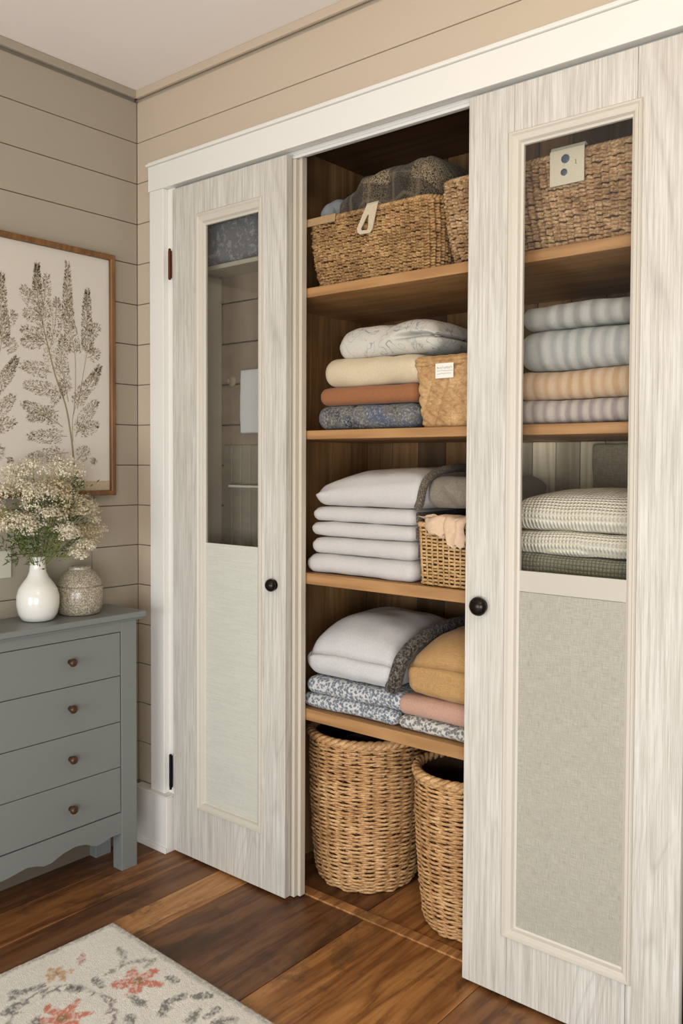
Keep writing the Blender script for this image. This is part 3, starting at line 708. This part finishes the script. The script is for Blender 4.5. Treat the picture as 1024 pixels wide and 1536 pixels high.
# ------------------------------------------------------------------ fourth shelf
z = S4+.001
flr = fabric('blue_floral', c(206, 204, 200), c(172, 174, 176), 300, .9, 'floral', .3, [115., c(94, 102, 112), c(140, 146, 154)])
flg = fabric('grey_floral', c(204, 200, 190), c(176, 172, 164), 300, .9, 'floral', .3, [105., c(94, 94, 92), c(150, 148, 144)])
G4 = 'folded blankets on the lowest shelf'
cloth('floral_blanket', 'grey-blue floral blanket flat on the lowest shelf, left side', 'blanket', (.676, 1.012, .064, .44, z, z+.042), flr, G4, seed=61)
cloth('floral_blanket', 'grey-blue floral blanket just under the white quilt', 'blanket', (.690, 1.035, .062, .44, z+.0425, z+.090), flr, G4, seed=62, amp=.004)
cloth('floral_blanket', 'grey floral blanket under the pink one, right side of the lowest shelf', 'blanket', (1.016, 1.34, .062, .44, z, z+.038), flg, G4, seed=63)
cloth('folded_blanket', 'dusty pink woven blanket under the ochre throw', 'blanket', (1.012, 1.34, .062, .44, z+.0385, z+.092), fabric('pink', c(200, 162, 142), c(166, 128, 110), 420, .95, 'plain', .5), G4, seed=64)
def och(p, U):
    w = np.clip((U[:, 2]+1)/2, 0, 1)**1.5
    p[:, 2] -= .012*np.clip(-U[:, 0], 0, 1)**2*w; p[:, 2] -= .03*np.clip(-U[:, 1], 0, 1)**2*w; p[:, 1] += .012*np.clip(-U[:, 0], 0, 1)**3; return p
cloth('folded_throw', 'ochre woven throw bulging beside the white quilt', 'blanket', (1.028, 1.40, .066, .43, z+.0925, z+.218), fabric('ochre', c(198, 160, 108), c(162, 124, 76), 380, .95, 'burlap', .5), G4, seed=65, r=.035, puff=.05, fn=och, amp=.005, n=(56, 36, 18))
def qf(p, U):
    w = np.clip((U[:, 2]+1)/2, 0, 1)**1.5
    p[:, 2] -= .018*np.clip(-U[:, 0], 0, 1)**3*w; p[:, 2] -= .03*np.clip(-U[:, 1], 0, 1)**2*w; return p
Q = cloth('white_quilt', 'big white quilt with a dark speckled border on the lowest shelf', 'blanket', (.672, 1.012, .058, .46, z+.0905, z+.206), fabric('quilt_white', c(208, 206, 204), c(184, 182, 182), 300, .9, 'plain', .4), G4, seed=66, r=.05, puff=.062, fn=qf, amp=.007, freq=7, n=(56, 40, 16))
zb = z+.0905
bp = smooth_path([(x-.010, y, q) for x, y, q in [(1.012, .062, zb+.016), (1.026, .056, zb+.03), (1.034, .056, zb+.06), (1.040, .066, zb+.095), (1.044, .11, zb+.125), (1.046, .19, zb+.145), (1.05, .28, zb+.155), (1.055, .36, zb+.155), (1.06, .44, zb+.14)]], 60)
mb = MB(); mb.tube(bp, .0195, 12, up=(1, 0, 0)); mb.build('border', fabric('quilt_border', c(122, 114, 102), c(76, 70, 64), 260, 1, 'speckle', .7, [140, c(38, 35, 32)]), Q, smooth=True)['label'] = 'dark speckled border band'

# ------------------------------------------------------------------ wicker hampers
def hamper(label, cx_, cy_, r0, r1, z1, waves, seed, liner):
    z0 = .001; R = root('wicker_hamper', (cx_, cy_, 0), label, 'hamper', 'round wicker hampers under the lowest shelf'); N = waves*10
    a = np.arange(N)*2*PI/N; Nn = np.c_[np.cos(a), np.sin(a)]
    def path(zz):
        u = (zz-z0)/(z1-z0); r = r0+(r1-r0)*u**.8+.006*math.sin(u*PI)
        if u < .12: r -= .012*(1-u/.12)**2
        return Nn*r+np.array((cx_, cy_)), Nn
    rows = int((z1-.03)/.0058); zs = np.linspace(z0+.005, z1-.022, rows); rh = zs[1]-zs[0]
    mb = MB(); weave(mb, path, zs, rh*.66, .0036, waves, .0044, seed, .0012); mb.build('woven_wall', M['wicker'], R, smooth=True)
    mb = MB()
    for j in range(waves):
        k = j*10+5; pts = [(*path(zz)[0][k], zz) for zz in np.linspace(z0, z1-.01, 9)]; mb.tube(pts, .0035, 6, up=(.2, 1, .1))
    mb.build('stakes', M['core'], R, smooth=True)
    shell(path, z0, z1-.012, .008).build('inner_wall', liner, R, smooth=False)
    P, _ = path(z1); rs = np.random.RandomState(seed+3); wz = np.interp(np.arange(N), np.linspace(0, N, 13), np.r_[rs.randn(12), 0]*.0)
    mb = MB(); F = np.c_[P, np.full(N, z1-.012)+wz]; rope(mb, F, .0112, 3, .07, 8, .6); mb.build('rim', M['wicker'], R, smooth=True)
    return R
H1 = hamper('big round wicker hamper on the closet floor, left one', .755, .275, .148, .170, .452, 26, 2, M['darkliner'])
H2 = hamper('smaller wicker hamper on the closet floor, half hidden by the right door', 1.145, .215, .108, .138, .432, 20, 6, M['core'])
tag(crumple(.66, .85, .18, .37, .30, .415, 12, .012, 14, .02, (36, 36, 14)).build('dark_laundry', fabric('dark_laundry', c(58, 42, 36), c(36, 26, 22), 300), at=(.755, .275, .30), smooth=True), 'dark brown laundry inside the big left hamper', 'cloth')

# ------------------------------------------------------------------ shallow compartment behind the smoky glass
sh = MB().box(.25, XD-.022, .055, YS-.001, 1.842, 1.856).build('shelf', M['jamb'], at=(.38, .1, 1.842), bevel=.002); tag(sh, 'small high shelf behind the smoky glass of the left door', 'shelf')
tag(slab(.256, .507, .046, .1475, 1.857, 2.05, r=.03, seed=71, amp=.006, freq=18, n=(44, 16, 30)).build('grey_blanket', fabric('grey_wool', c(168, 168, 168), c(128, 128, 130), 200, .95, 'speckle', .5, [60, c(140, 138, 138)]), at=(.38, .1, 1.857), smooth=True), 'mottled grey blanket high behind the smoky glass of the left door', 'blanket')
tag(slab(.352, .470, .126, .1475, 1.335, 1.535, r=.004, seed=5, amp=.003, n=(24, 4, 30)).build('hanging_towel', fabric('pale_towel', c(236, 235, 230), c(218, 217, 212), 300), at=(.411, .14, 1.335), smooth=True), 'pale towel hanging behind the smoky glass of the left door', 'towel')
hk = MB().lathe([(.0005, 0), (.017, 0), (.017, .005), (.012, .008), (.005, .009), (.005, .018), (.008, .021), (.0005, .024)], (.285, YS-.0005, 1.505), 24, 'y').build('wall_hook', paint('hook_wood', c(190, 174, 150), .5), at=(.285, YS, 1.505)); tag(hk, 'round wall hook beside the pale towel behind smoky glass', 'hook')
rl = MB().tube([(.31, .12, 1.168), (.505, .12, 1.168)], .004, 10).build('towel_rail', M['trim'], at=(.41, .12, 1.168)); tag(rl, 'thin pale rail low behind the smoky glass', 'rail')

# ------------------------------------------------------------------ dresser
FX = .185; Y1 = -.146; Y0 = -1.10
D = root('dresser', (.1, (Y0+Y1)/2, 0), 'grey painted four-drawer dresser with scalloped apron against the left wall', 'dresser')
MB().box(.006, FX-.014, Y0+.012, Y1-.012, .15, .763).build('body', M['gap'], D)
mb = MB(); mb.box(.004, FX+.017, Y0-.02, Y1+.024, .770, .788); mb.box(.006, FX+.010, Y0-.013, Y1+.017, .7635, .770); mb.build('top', M['dresser'], D, bevel=.004, seg=3)
for y0, y1 in ((Y1-.056, Y1), (Y0, Y0+.056)):
    MB().box(FX-.045, FX, y0, y1, 0, .763).build('leg', M['dresser'], D, bevel=.002)
    MB().box(.006, .05, y0, y1, 0, .763).build('leg', M['dresser'], D, bevel=.002)
for y0, y1 in ((Y1-.008, Y1-.003), (Y0+.003, Y0+.008)): MB().box(.05, FX-.045, y0, y1, .15, .763).build('side_panel', M['dresser'], D)
MB().box(FX-.014, FX-.001, Y0+.0565, Y1-.0565, .7325, .763).build('top_rail', M['dresser'], D, bevel=.001)
dk = None
for za, zb2 in ((.600, .7305), (.460, .5982), (.322, .4582), (.184, .3202)):
    dr = MB().box(FX-.014, FX-.0015, Y0+.0590, Y1-.0590, za, zb2).build('drawer', M['dresser'], D, bevel=.0015)
    for ky in (-.376, Y0+Y1+.376):
        kz = {.600: .671, .460: .537, .322: .391, .184: .247}[za]
        MB().lathe([(.001, -.002), (.0075, -.002), (.007, .006), (.0085, .010), (.0115, .014), (.0118, .018), (.0095, .023), (.005, .0255), (.001, .026)], (FX-.001, ky, kz), 20, 'x').build('knob', M['knobwood'], dr, smooth=True)['label'] = 'dark turned wooden knob'
# scalloped apron
ya, yb = Y0+.0565, Y1-.0565; n = 90; prof = []
def apron(y):
    u = (y-ya)/(yb-ya); e = min(u, 1-u)*(yb-ya)
    pts = [(0, .118), (.04, .117), (.065, .110), (.082, .108), (.10, .112), (.125, .126), (.16, .131), (.20, .124), (.235, .110), (.26, .109), (.275, .116), (.31, .124), (.36, .116), (.43, .110)]
    return float(np.interp(e, [p[0] for p in pts], [p[1] for p in pts]))
vs = []; fs = []
for i in range(n+1):
    y = ya+(yb-ya)*i/n; b = apron(y)
    vs += [(FX-.0015, y, .181), (FX-.0015, y, b), (FX-.014, y, b), (FX-.014, y, .181)]
for i in range(n):
    a = i*4; b = a+4; fs += [(a+j, b+j, b+(j+1) % 4, a+(j+1) % 4) for j in range(4)]
fs += [(0, 1, 2, 3), (4*n+3, 4*n+2, 4*n+1, 4*n)]
MB().add(vs, fs).build('apron', M['dresser'], D)

# vase, jar
TZ2 = .7885
VX, VY = .102, -.426
vz = [(.001, 0), (.040, 0), (.050, .003), (.0605, .018), (.0665, .042), (.0665, .065), (.060, .085), (.047, .102), (.034, .116), (.027, .130), (.0245, .145), (.024, .168), (.0245, .1715), (.0228, .172), (.021, .168), (.021, .14), (.03, .115), (.001, .10)]
vz = [(r*.885, h*1.07) for r, h in vz]
tag(MB().lathe(vz, (VX, VY, TZ2), 56).build('vase', M['ceramic'], at=(VX, VY, TZ2), smooth=True), 'glossy white bottle vase with a narrow neck on the grey dresser', 'vase')
JX, JY = .092, -.283
J = root('ginger_jar', (JX, JY, TZ2), 'squat speckled taupe lidded jar on the dresser beside the white vase', 'jar')
MB().lathe([(r*.94, h*1.02) for r, h in [(.001, 0), (.058, 0), (.064, .004), (.070, .02), (.0735, .045), (.0735, .066), (.0715, .079), (.069, .083), (.001, .083)]], (JX, JY, TZ2), 56).build('jar_body', M['jar'], J, smooth=True)
MB().lathe([(r*.94, h*1.02) for r, h in [(.001, .0835), (.0705, .0835), (.071, .088), (.067, .096), (.056, .112), (.044, .124), (.036, .130), (.034, .133), (.036, .136), (.034, .139), (.024, .1415), (.001, .143)]], (JX, JY, TZ2), 56).build('lid', M['jar'], J, smooth=True)

# switch plate at the picture's left edge
sw = MB().box(.0005, .006, -.56, -.452, .905, .985).build('switch_plate', M['plate'], at=(.003, -.5, .945), bevel=.002); tag(sw, 'pale switch plate on the left wall beside the white vase', 'switch plate')
MB().box(.0062, .0085, -.515, -.497, .932, .958).build('rocker', M['plate'], sw, bevel=.001)

# ------------------------------------------------------------------ flowers: each sprig a thing
def blossoms(mb, cpt, R, n, rs, flat=.55):
    for _ in range(n):
        th, u = rs.uniform(0, 2*PI), rs.uniform(-.5, 1); rr = R*rs.uniform(.55, 1.0)
        d = Vector((math.cos(th)*math.sqrt(1-u*u), math.sin(th)*math.sqrt(1-u*u), u*flat)); p = Vector(cpt)+d*rr
        nrm = (d+Vector((rs.uniform(-.5, .5), rs.uniform(-.5, .5), rs.uniform(-.2, .8)))).normalized(); q = nrm.to_track_quat('Z', 'Y').to_matrix()
        s = rs.uniform(.0022, .0046); vs = [p+q@Vector((0, 0, -.0005))]
        for k in range(10):
            a = k*PI/5; r = s if k % 2 == 0 else s*.45; vs.append(p+q@Vector((r*math.cos(a), r*math.sin(a), .0011 if k % 2 == 0 else 0)))
        mb.add(vs, [(0, 1+k, 1+(k+1) % 10) for k in range(10)])
sprigs = [  # head centre offsets from the vase mouth (x, y, z), head radius, how dense
 (.02, -.02, .26, .042, 0), (.03, .07, .25, .05, 0), (-.02, .11, .215, .045, 0), (.05, .02, .205, .042, 1), (.07, -.05, .19, .045, 0), (.01, .14, .15, .045, 0),
 (.08, .06, .16, .046, 1), (.02, .165, .09, .036, 0), (.09, -.015, .13, .042, 0), (.05, .12, .07, .040, 1), (.08, .09, .035, .032, 0), (.06, -.10, .11, .046, 0),
 (.03, -.14, .17, .046, 0), (.0, -.09, .235, .045, 0), (.11, .03, .085, .034, 0), (.05, .055, .105, .04, 2), (.085, -.055, .055, .036, 2), (-.04, .03, .19, .05, 0), (-.045, -.06, .13, .05, 1), (.03,.1,.19,.04,2), (.055,-.03,.15,.036,2), (.04,-.085,.06,.04,2)]
mouth = Vector((VX, VY, TZ2+.178))
for i, (dx, dy, dz, R, kind) in enumerate(sprigs):
    rs = random.Random(100+i); head = mouth+Vector((dx, dy, dz-.01))
    head.x = max(head.x, .05)
    if kind == 2: lab = 'green leafy sprig among the white flowers in the vase'
    elif kind == 1: lab = 'creamy lace flower sprig in the white vase'
    else: lab = 'frothy white lace flower sprig in the white vase'
    st = MB(); bl = MB(); lf = MB(); a0 = mouth+Vector((dx, dy, 0)).normalized()*.010+Vector((0, 0, -.035))
    bl_n = 0
    def curve(p, q, bend, n=10): return [tuple(p.lerp(q, k/n)+Vector((0, 0, bend))*math.sin(PI*k/n)) for k in range(n+1)]
    node = a0.lerp(head, .62)+Vector((0, 0, .012))
    R0 = root('flower_sprig', tuple(a0), lab, 'flower', 'sprigs in the white vase, kind %s' % ('white', 'creamy', 'leafy')[kind])
    st.tube(curve(a0, node, .006), .0012, 6, up=(1, .2, 0))
    sub = 7 if kind < 2 else 4
    for k in range(sub):
        d = Vector((rs.uniform(-1, 1), rs.uniform(-1, 1), rs.uniform(-.5, .8))); d.normalize(); hp = head+d*R*.75
        hp.x = max(hp.x, .02); st.tube(curve(node, hp, .004, 6), .0006, 5, up=(1, .3, .2))
        if kind < 2: blossoms(bl, hp, R*.72, 95, rs, .8)
    if kind == 2: blossoms(bl, head, R*.5, 12, rs)
    for k in range(22 if kind < 2 else 170):
        p = a0.lerp(head, rs.uniform(.35, .9)) if kind < 2 else head+Vector((rs.gauss(0, R*.6), rs.gauss(0, R*.6), rs.gauss(0, R*.7)))
        p.x = max(p.x, .015); d = Vector((rs.uniform(-1, 1), rs.uniform(-1, 1), rs.uniform(-.2, 1))).normalized(); w = d.cross(Vector((rs.uniform(-1, 1), .3, rs.uniform(-1, 1)))).normalized()
        L = rs.uniform(.014, .026); lf.add([p, p+d*L*.5+w*.0022, p+d*L, p+d*L*.5-w*.0022], [(0, 1, 2, 3)])
    st.build('stem', M['leafg'], R0, smooth=True); bl.build('blossoms', M['bloomy' if kind == 1 else 'bloom'], R0); lf.build('leaves', M['leafd' if (i % 2 or kind == 2) else 'leafg'], R0)

# ------------------------------------------------------------------ framed botanical print on the left wall
FY0, FY1, FZ0, FZ1 = -.88, -.103, 1.137, 1.898
PR = root('framed_print', (.0, (FY0+FY1)/2, FZ0), 'botanical print of brown sprigs in an oak frame on the left wall', 'picture')
mb = MB(); n0 = len(mb.v)
sweep_frame(mb, FY0, FY1, FZ0, FZ1, 0, [(0, .001), (0, .024), (.004, .026), (.013, .025), (.016, .022), (.016, .002)])
mb.v = [(-y, x, zz) for x, y, zz in mb.v]   # turn the frame from the XZ plane onto the wall
mb.build('frame', M['frame'], PR, bevel=.0008)
MB().box(.002, .012, FY0+.0165, FY1-.0165, FZ0+.0165, FZ1-.0165).build('paper', M['paper'], PR)
pw = MB().box(.0121, .0128, FY0+.018, FY1-.018, FZ0+.018, FZ0+.046); pw.build('woven_strip', M['mat'], PR)
ART = [[(-0.248, 1.232), (-0.255, 1.304), (-0.274, 1.415), (-0.31, 1.495), (-0.331, 1.575), (-0.351, 1.648), (-0.366, 1.715), (-0.371, 1.773), (-0.368, 1.827)], [(-0.268, 1.271), (-0.33, 1.264), (-0.398, 1.253)], [(-0.271, 1.321), (-0.398, 1.317)], [(-0.286, 1.348), (-0.353, 1.389), (-0.417, 1.412)], [(-0.299, 1.397), (-0.4, 1.37)], [(-0.307, 1.457), (-0.411, 1.466)], [(-0.322, 1.51), (-0.419, 1.523)], [(-0.337, 1.59), (-0.375, 1.618), (-0.416, 1.629)], [(-0.346, 1.6), (-0.416, 1.592)], [(-0.366, 1.71), (-0.398, 1.721), (-0.412, 1.751)], [(-0.36, 1.673), (-0.41, 1.677)], [(-0.353, 1.648), (-0.348, 1.713), (-0.337, 1.795)], [(-0.325, 1.591), (-0.309, 1.664), (-0.304, 1.73)], [(-0.252, 1.304), (-0.255, 1.382), (-0.229, 1.445), (-0.177, 1.5), (-0.156, 1.541)], [(-0.249, 1.388), (-0.242, 1.461), (-0.241, 1.573), (-0.266, 1.67), (-0.268, 1.735), (-0.268, 1.845)], [(-0.236, 1.406), (-0.209, 1.542), (-0.196, 1.606), (-0.202, 1.689), (-0.198, 1.774)], [(-0.243, 1.321), (-0.21, 1.384), (-0.167, 1.432)], [(-0.242, 1.333), (-0.164, 1.358)], [(-0.237, 1.249), (-0.204, 1.283)], [(-0.191, 1.255), (-0.175, 1.243)], [(-0.199, 1.566), (-0.16, 1.587)], [(-0.196, 1.634), (-0.162, 1.669)], [(-0.267, 1.426), (-0.291, 1.535), (-0.285, 1.623)], [(-0.254, 1.471), (-0.292, 1.469), (-0.317, 1.423)]]
XA = .0129
def drawn(shift, seed):
    rs = random.Random(seed); stem = MB(); lv = MB(); l2 = MB()
    def flat(pts, w0, w1, mb):
        Q = smooth_path(pts, max(8, len(pts)*6)); n = len(Q); vs = []
        for i in range(n):
            tt = Q[min(i+1, n-1)]-Q[max(i-1, 0)]; tt /= np.linalg.norm(tt)+1e-9; w = w0+(w1-w0)*i/(n-1)
            vs += [(XA, Q[i][0]-tt[1]*w, Q[i][1]+tt[0]*w), (XA, Q[i][0]+tt[1]*w, Q[i][1]-tt[0]*w)]
        mb.add(vs, [(2*i, 2*i+1, 2*i+3, 2*i+2) for i in range(n-1)]); return Q
    for bi, br in enumerate(ART):
        pts = [(y+shift, zz) for y, zz in br]; main = bi in (0, 13, 14, 15)
        Q = flat(pts, (.0030 if bi == 0 else .0009), .0005, stem)
        L = np.linalg.norm(np.diff(Q, axis=0), axis=1).sum(); m = int(L/.00042)
        for k in range(m):
            u = rs.uniform(.1 if not main else .40, .985)
            if bi == 0 and u < .8 and rs.random() < .6: continue
            i = min(int(u*(len(Q)-1)), len(Q)-2); p = Q[i]+(Q[i+1]-Q[i])*rs.random(); tt = Q[i+1]-Q[i]; tt /= np.linalg.norm(tt)+1e-9
            nn = np.array((-tt[1], tt[0])); side = rs.choice((-1, 1)); env = .022*max(.08, math.sin(PI*(.2+.78*u)))**.6
            if bi == 19: env *= .4
            p2 = p+nn*side*env*rs.random()+tt*rs.uniform(0, .008); d = tt*rs.uniform(.5, 1)+nn*side*rs.uniform(.2, .9); d /= np.linalg.norm(d)
            l = rs.uniform(.004, .0078); w = np.array((-d[1], d[0]))*rs.uniform(.0005, .0011)
            q = [p2, p2+d*l*.5+w, p2+d*l, p2+d*l*.5-w]
            (lv if rs.random() < .6 else l2).add([(XA+.0002, a, b) for a, b in q], [(0, 1, 2, 3)])
    return stem, lv, l2
for sft, sd in ((0, 1), (-.281, 2)):
    s_, a_, b_ = drawn(sft, sd)
    # clip anything past the paper's edge
    st = s_.build('drawn_sprig', M['ink'], PR); a_.build('drawn_leaves', M['ink'], st); b_.build('drawn_leaves', M['ink2'], st)

# ------------------------------------------------------------------ rug: pile mesh with its floral pattern as mesh colours
RW, RH = 1.5, 2.0; RX, RY = .421, -.400; rot = math.radians(-2.2)
du = .004; nu, nv = int(RW/du), int(RH/du)
u = np.linspace(0, RW, nu+1); w = np.linspace(0, RH, nv+1); UU, WW = np.meshgrid(u, w, indexing='ij')
rs = np.random.RandomState(5)
def smooth_noise(shape, cells, seed):
    r = np.random.RandomState(seed); g = r.rand(cells[0]+2, cells[1]+2); a = np.linspace(0, cells[0], shape[0]); b = np.linspace(0, cells[1], shape[1])
    ia, ib = a.astype(int), b.astype(int); fa, fb = (a-ia)[:, None], (b-ib)[None, :]; fa = fa*fa*(3-2*fa); fb = fb*fb*(3-2*fb)
    return g[ia][:, ib]*(1-fa)*(1-fb)+g[ia+1][:, ib]*fa*(1-fb)+g[ia][:, ib+1]*(1-fa)*fb+g[ia+1][:, ib+1]*fa*fb
sn = smooth_noise(UU.shape, (90, 120), 1); sn2 = smooth_noise(UU.shape, (300, 400), 2); sn3 = smooth_noise(UU.shape, (14, 18), 3)
IMG = np.ones(UU.shape+(3,))*np.array(c(246, 240, 228)[:3])
IMG *= (.86+.2*sn3+.12*sn2)[..., None]
def blendc(mask, col, op=1.0):
    global IMG
    mk = np.clip(mask, 0, 1)[..., None]*op*(.4+.6*(sn2 > .42))[..., None]; IMG = IMG*(1-mk)+np.array(col[:3])*mk
def soft(d, e=.006): return np.clip(.5-d/e, 0, 1)
ca_, sa_ = math.cos(rot), math.sin(rot)
def loc(X, Y): dx, dy = X-RX, Y-RY; return dx*ca_+dy*sa_, -(-dx*sa_+dy*ca_)
def flower(X, Y, R, col, col2, pet=5, ph=0):
    a, b = loc(X, Y); dx, dy = UU-a, WW-b; d = np.hypot(dx, dy); th_ = np.arctan2(dy, dx)
    rad = R*(.74+.26*np.cos(pet*(th_+ph)))+.03*(sn-.5)+.014*(sn2-.5); blendc(soft(d-rad, .008), col, .9); blendc(soft(np.abs(d-rad*.6)-.004, .004), col2, .5); blendc(soft(d-R*.22, .005), c(150, 120, 60), .8)
def leaf(X, Y, L, W_, ang, col):
    a, b = loc(X, Y); dx, dy = UU-a, WW-b; p = dx*math.cos(ang)+dy*math.sin(ang); q = -dx*math.sin(ang)+dy*math.cos(ang)
    hw = W_*np.sqrt(np.clip(1-(p/L)**2, 0, 1)); blendc(soft(np.abs(q)-hw+.016*(sn2-.5)+.01*(sn-.5), .005)*(np.abs(p) < L), col, .85)
GR, CO, PU, PE = c(98, 97, 90), c(222, 112, 78), c(126, 104, 108), c(222, 176, 128)
def motif(ox, oy, flip=1):
    flower(.691+ox, -.521*1+oy, .062, CO, c(232, 160, 128), 5, .4); flower(.675+ox, -.715+oy, .060, CO, c(234, 150, 110), 6)
    a, b = loc(.675+ox, -.715+oy); d = np.hypot((UU-a)*.9, (WW-b)); blendc(soft(np.abs(d-.105)-.011+.03*(sn-.5), .008)*(sn > .3), PU, .85)
    flower(.514+ox, -.63+oy, .036, PE, c(196, 150, 96), 6); leaf(.507+ox, -.556+oy, .03, .008, .6, c(196, 120, 110))
    for k, (x, y) in enumerate([(.513, -.739), (.558, -.771), (.526, -.702), (.601, -.636), (.623, -.587), (.82, -.545), (.815, -.498), (.851, -.465), (.754, -.571), (.793, -.622), (.915, -.49), (.957, -.494), (.746, -.468), (.647, -.76), (.892, -.525)]):
        leaf(x+ox, y+oy, .022+.006*(k % 3), .011+.003*(k % 2), .5+1.9*(k*.37 % 1.6), GR)
    for x, y, an in ((.56, -.475, .3), (.60, -.50, .9), (.625, -.47, 2.2), (.65, -.455, 1.2), (.61, -.53, 1.6)): leaf(x+ox, y+oy, .03, .007, an, c(150, 146, 136))
motif(0, 0)
for ox in (0, .52, 1.04):
    for oy in (0, -.45, -.9, -1.35, -1.8):
        if ox or oy: motif(ox, oy)
edge = np.minimum(np.minimum(UU, RW-UU), np.minimum(WW, RH-WW)); blendc(soft(edge-.018+.01*(sn-.5), .008), c(168, 164, 154), .7)
hz = .0085*np.clip(edge/.004, 0, 1)**.5+.0008*rs.rand(*UU.shape)
vs = np.stack([UU, -WW, hz], -1).reshape(-1, 3)
ii, jj = np.meshgrid(np.arange(nu), np.arange(nv), indexing='ij'); a = (ii*(nv+1)+jj).ravel(); fs = np.c_[a, a+1, a+nv+2, a+nv+1]
me = bpy.data.meshes.new('floor_rug'); me.from_pydata(vs.tolist(), [], fs.tolist()); me.update()
at_ = me.color_attributes.new('tone', 'FLOAT_COLOR', 'POINT'); cc = np.c_[IMG.reshape(-1, 3), np.ones(len(vs))]; at_.data.foreach_set('color', cc.astype(np.float32).ravel())
o = bpy.data.objects.new('floor_rug', me); COL.objects.link(o); me.materials.append(M['rug']); o.location = (RX, RY, .0005); o.rotation_euler = (0, 0, rot)
me.shade_smooth()
tag(o, 'cream rug with faded coral flowers and grey leaves on the wooden floor', 'rug')

# ------------------------------------------------------------------ light, world, camera
def area(name, loc, target, size, power, col, sy=None):
    l = bpy.data.lights.new(name, 'AREA'); l.energy = power; l.color = col[:3]; l.size = size
    if sy: l.shape = 'RECTANGLE'; l.size_y = sy
    o = bpy.data.objects.new(name, l); COL.objects.link(o); o.location = loc
    o.rotation_euler = (Vector(target)-Vector(loc)).to_track_quat('-Z', 'Y').to_euler(); return o
area('window_light', (3.1, -2.9, .80), (.9, 0, .5), 1.5, 64, (.925, .965, 1.0), 1.15)
area('far_window_light', (1.2, -3.3, .85), (1.2, 0, .45), 1.2, 40, (.925, .965, 1.0), 1.15)
area('ceiling_lamp', (2.2, -1.5, 2.40), (1.4, 0, 1.6),   .7, 11, (1.0, .82, .60))
W = bpy.data.worlds.new('World'); SC.world = W; W.use_nodes = True
bg = W.node_tree.nodes['Background']; bg.inputs[0].default_value = (1.0, .95, .89, 1); bg.inputs[1].default_value = .25

cam = bpy.data.cameras.new('Camera'); co = bpy.data.objects.new('Camera', cam); COL.objects.link(co); SC.camera = co
F, YAW, PIT, ROL, CX, CY = 1292.721, .685234, .0302673, -.0044962, 525.105, 735.085
fw = Vector((-math.sin(YAW)*math.cos(PIT), math.cos(YAW)*math.cos(PIT), -math.sin(PIT))); rt = Vector((math.cos(YAW), math.sin(YAW), 0)); dn = fw.cross(rt)
cr, sr = math.cos(ROL), math.sin(ROL); r2 = rt*cr+dn*sr; d2 = dn*cr-rt*sr
mt = Matrix((r2, -d2, -fw)).transposed().to_4x4(); mt.translation = (2.35, -1.765, 1.24); co.matrix_world = mt
cam.sensor_fit = 'VERTICAL'; cam.sensor_height = 36; cam.lens = F*36/1536; cam.shift_x = (512-CX)/1536; cam.shift_y = (CY-768)/1536; cam.clip_start = .02
SC.view_settings.view_transform = 'Standard'; SC.view_settings.look = 'None'; SC.view_settings.exposure = .03; SC.view_settings.gamma = .94
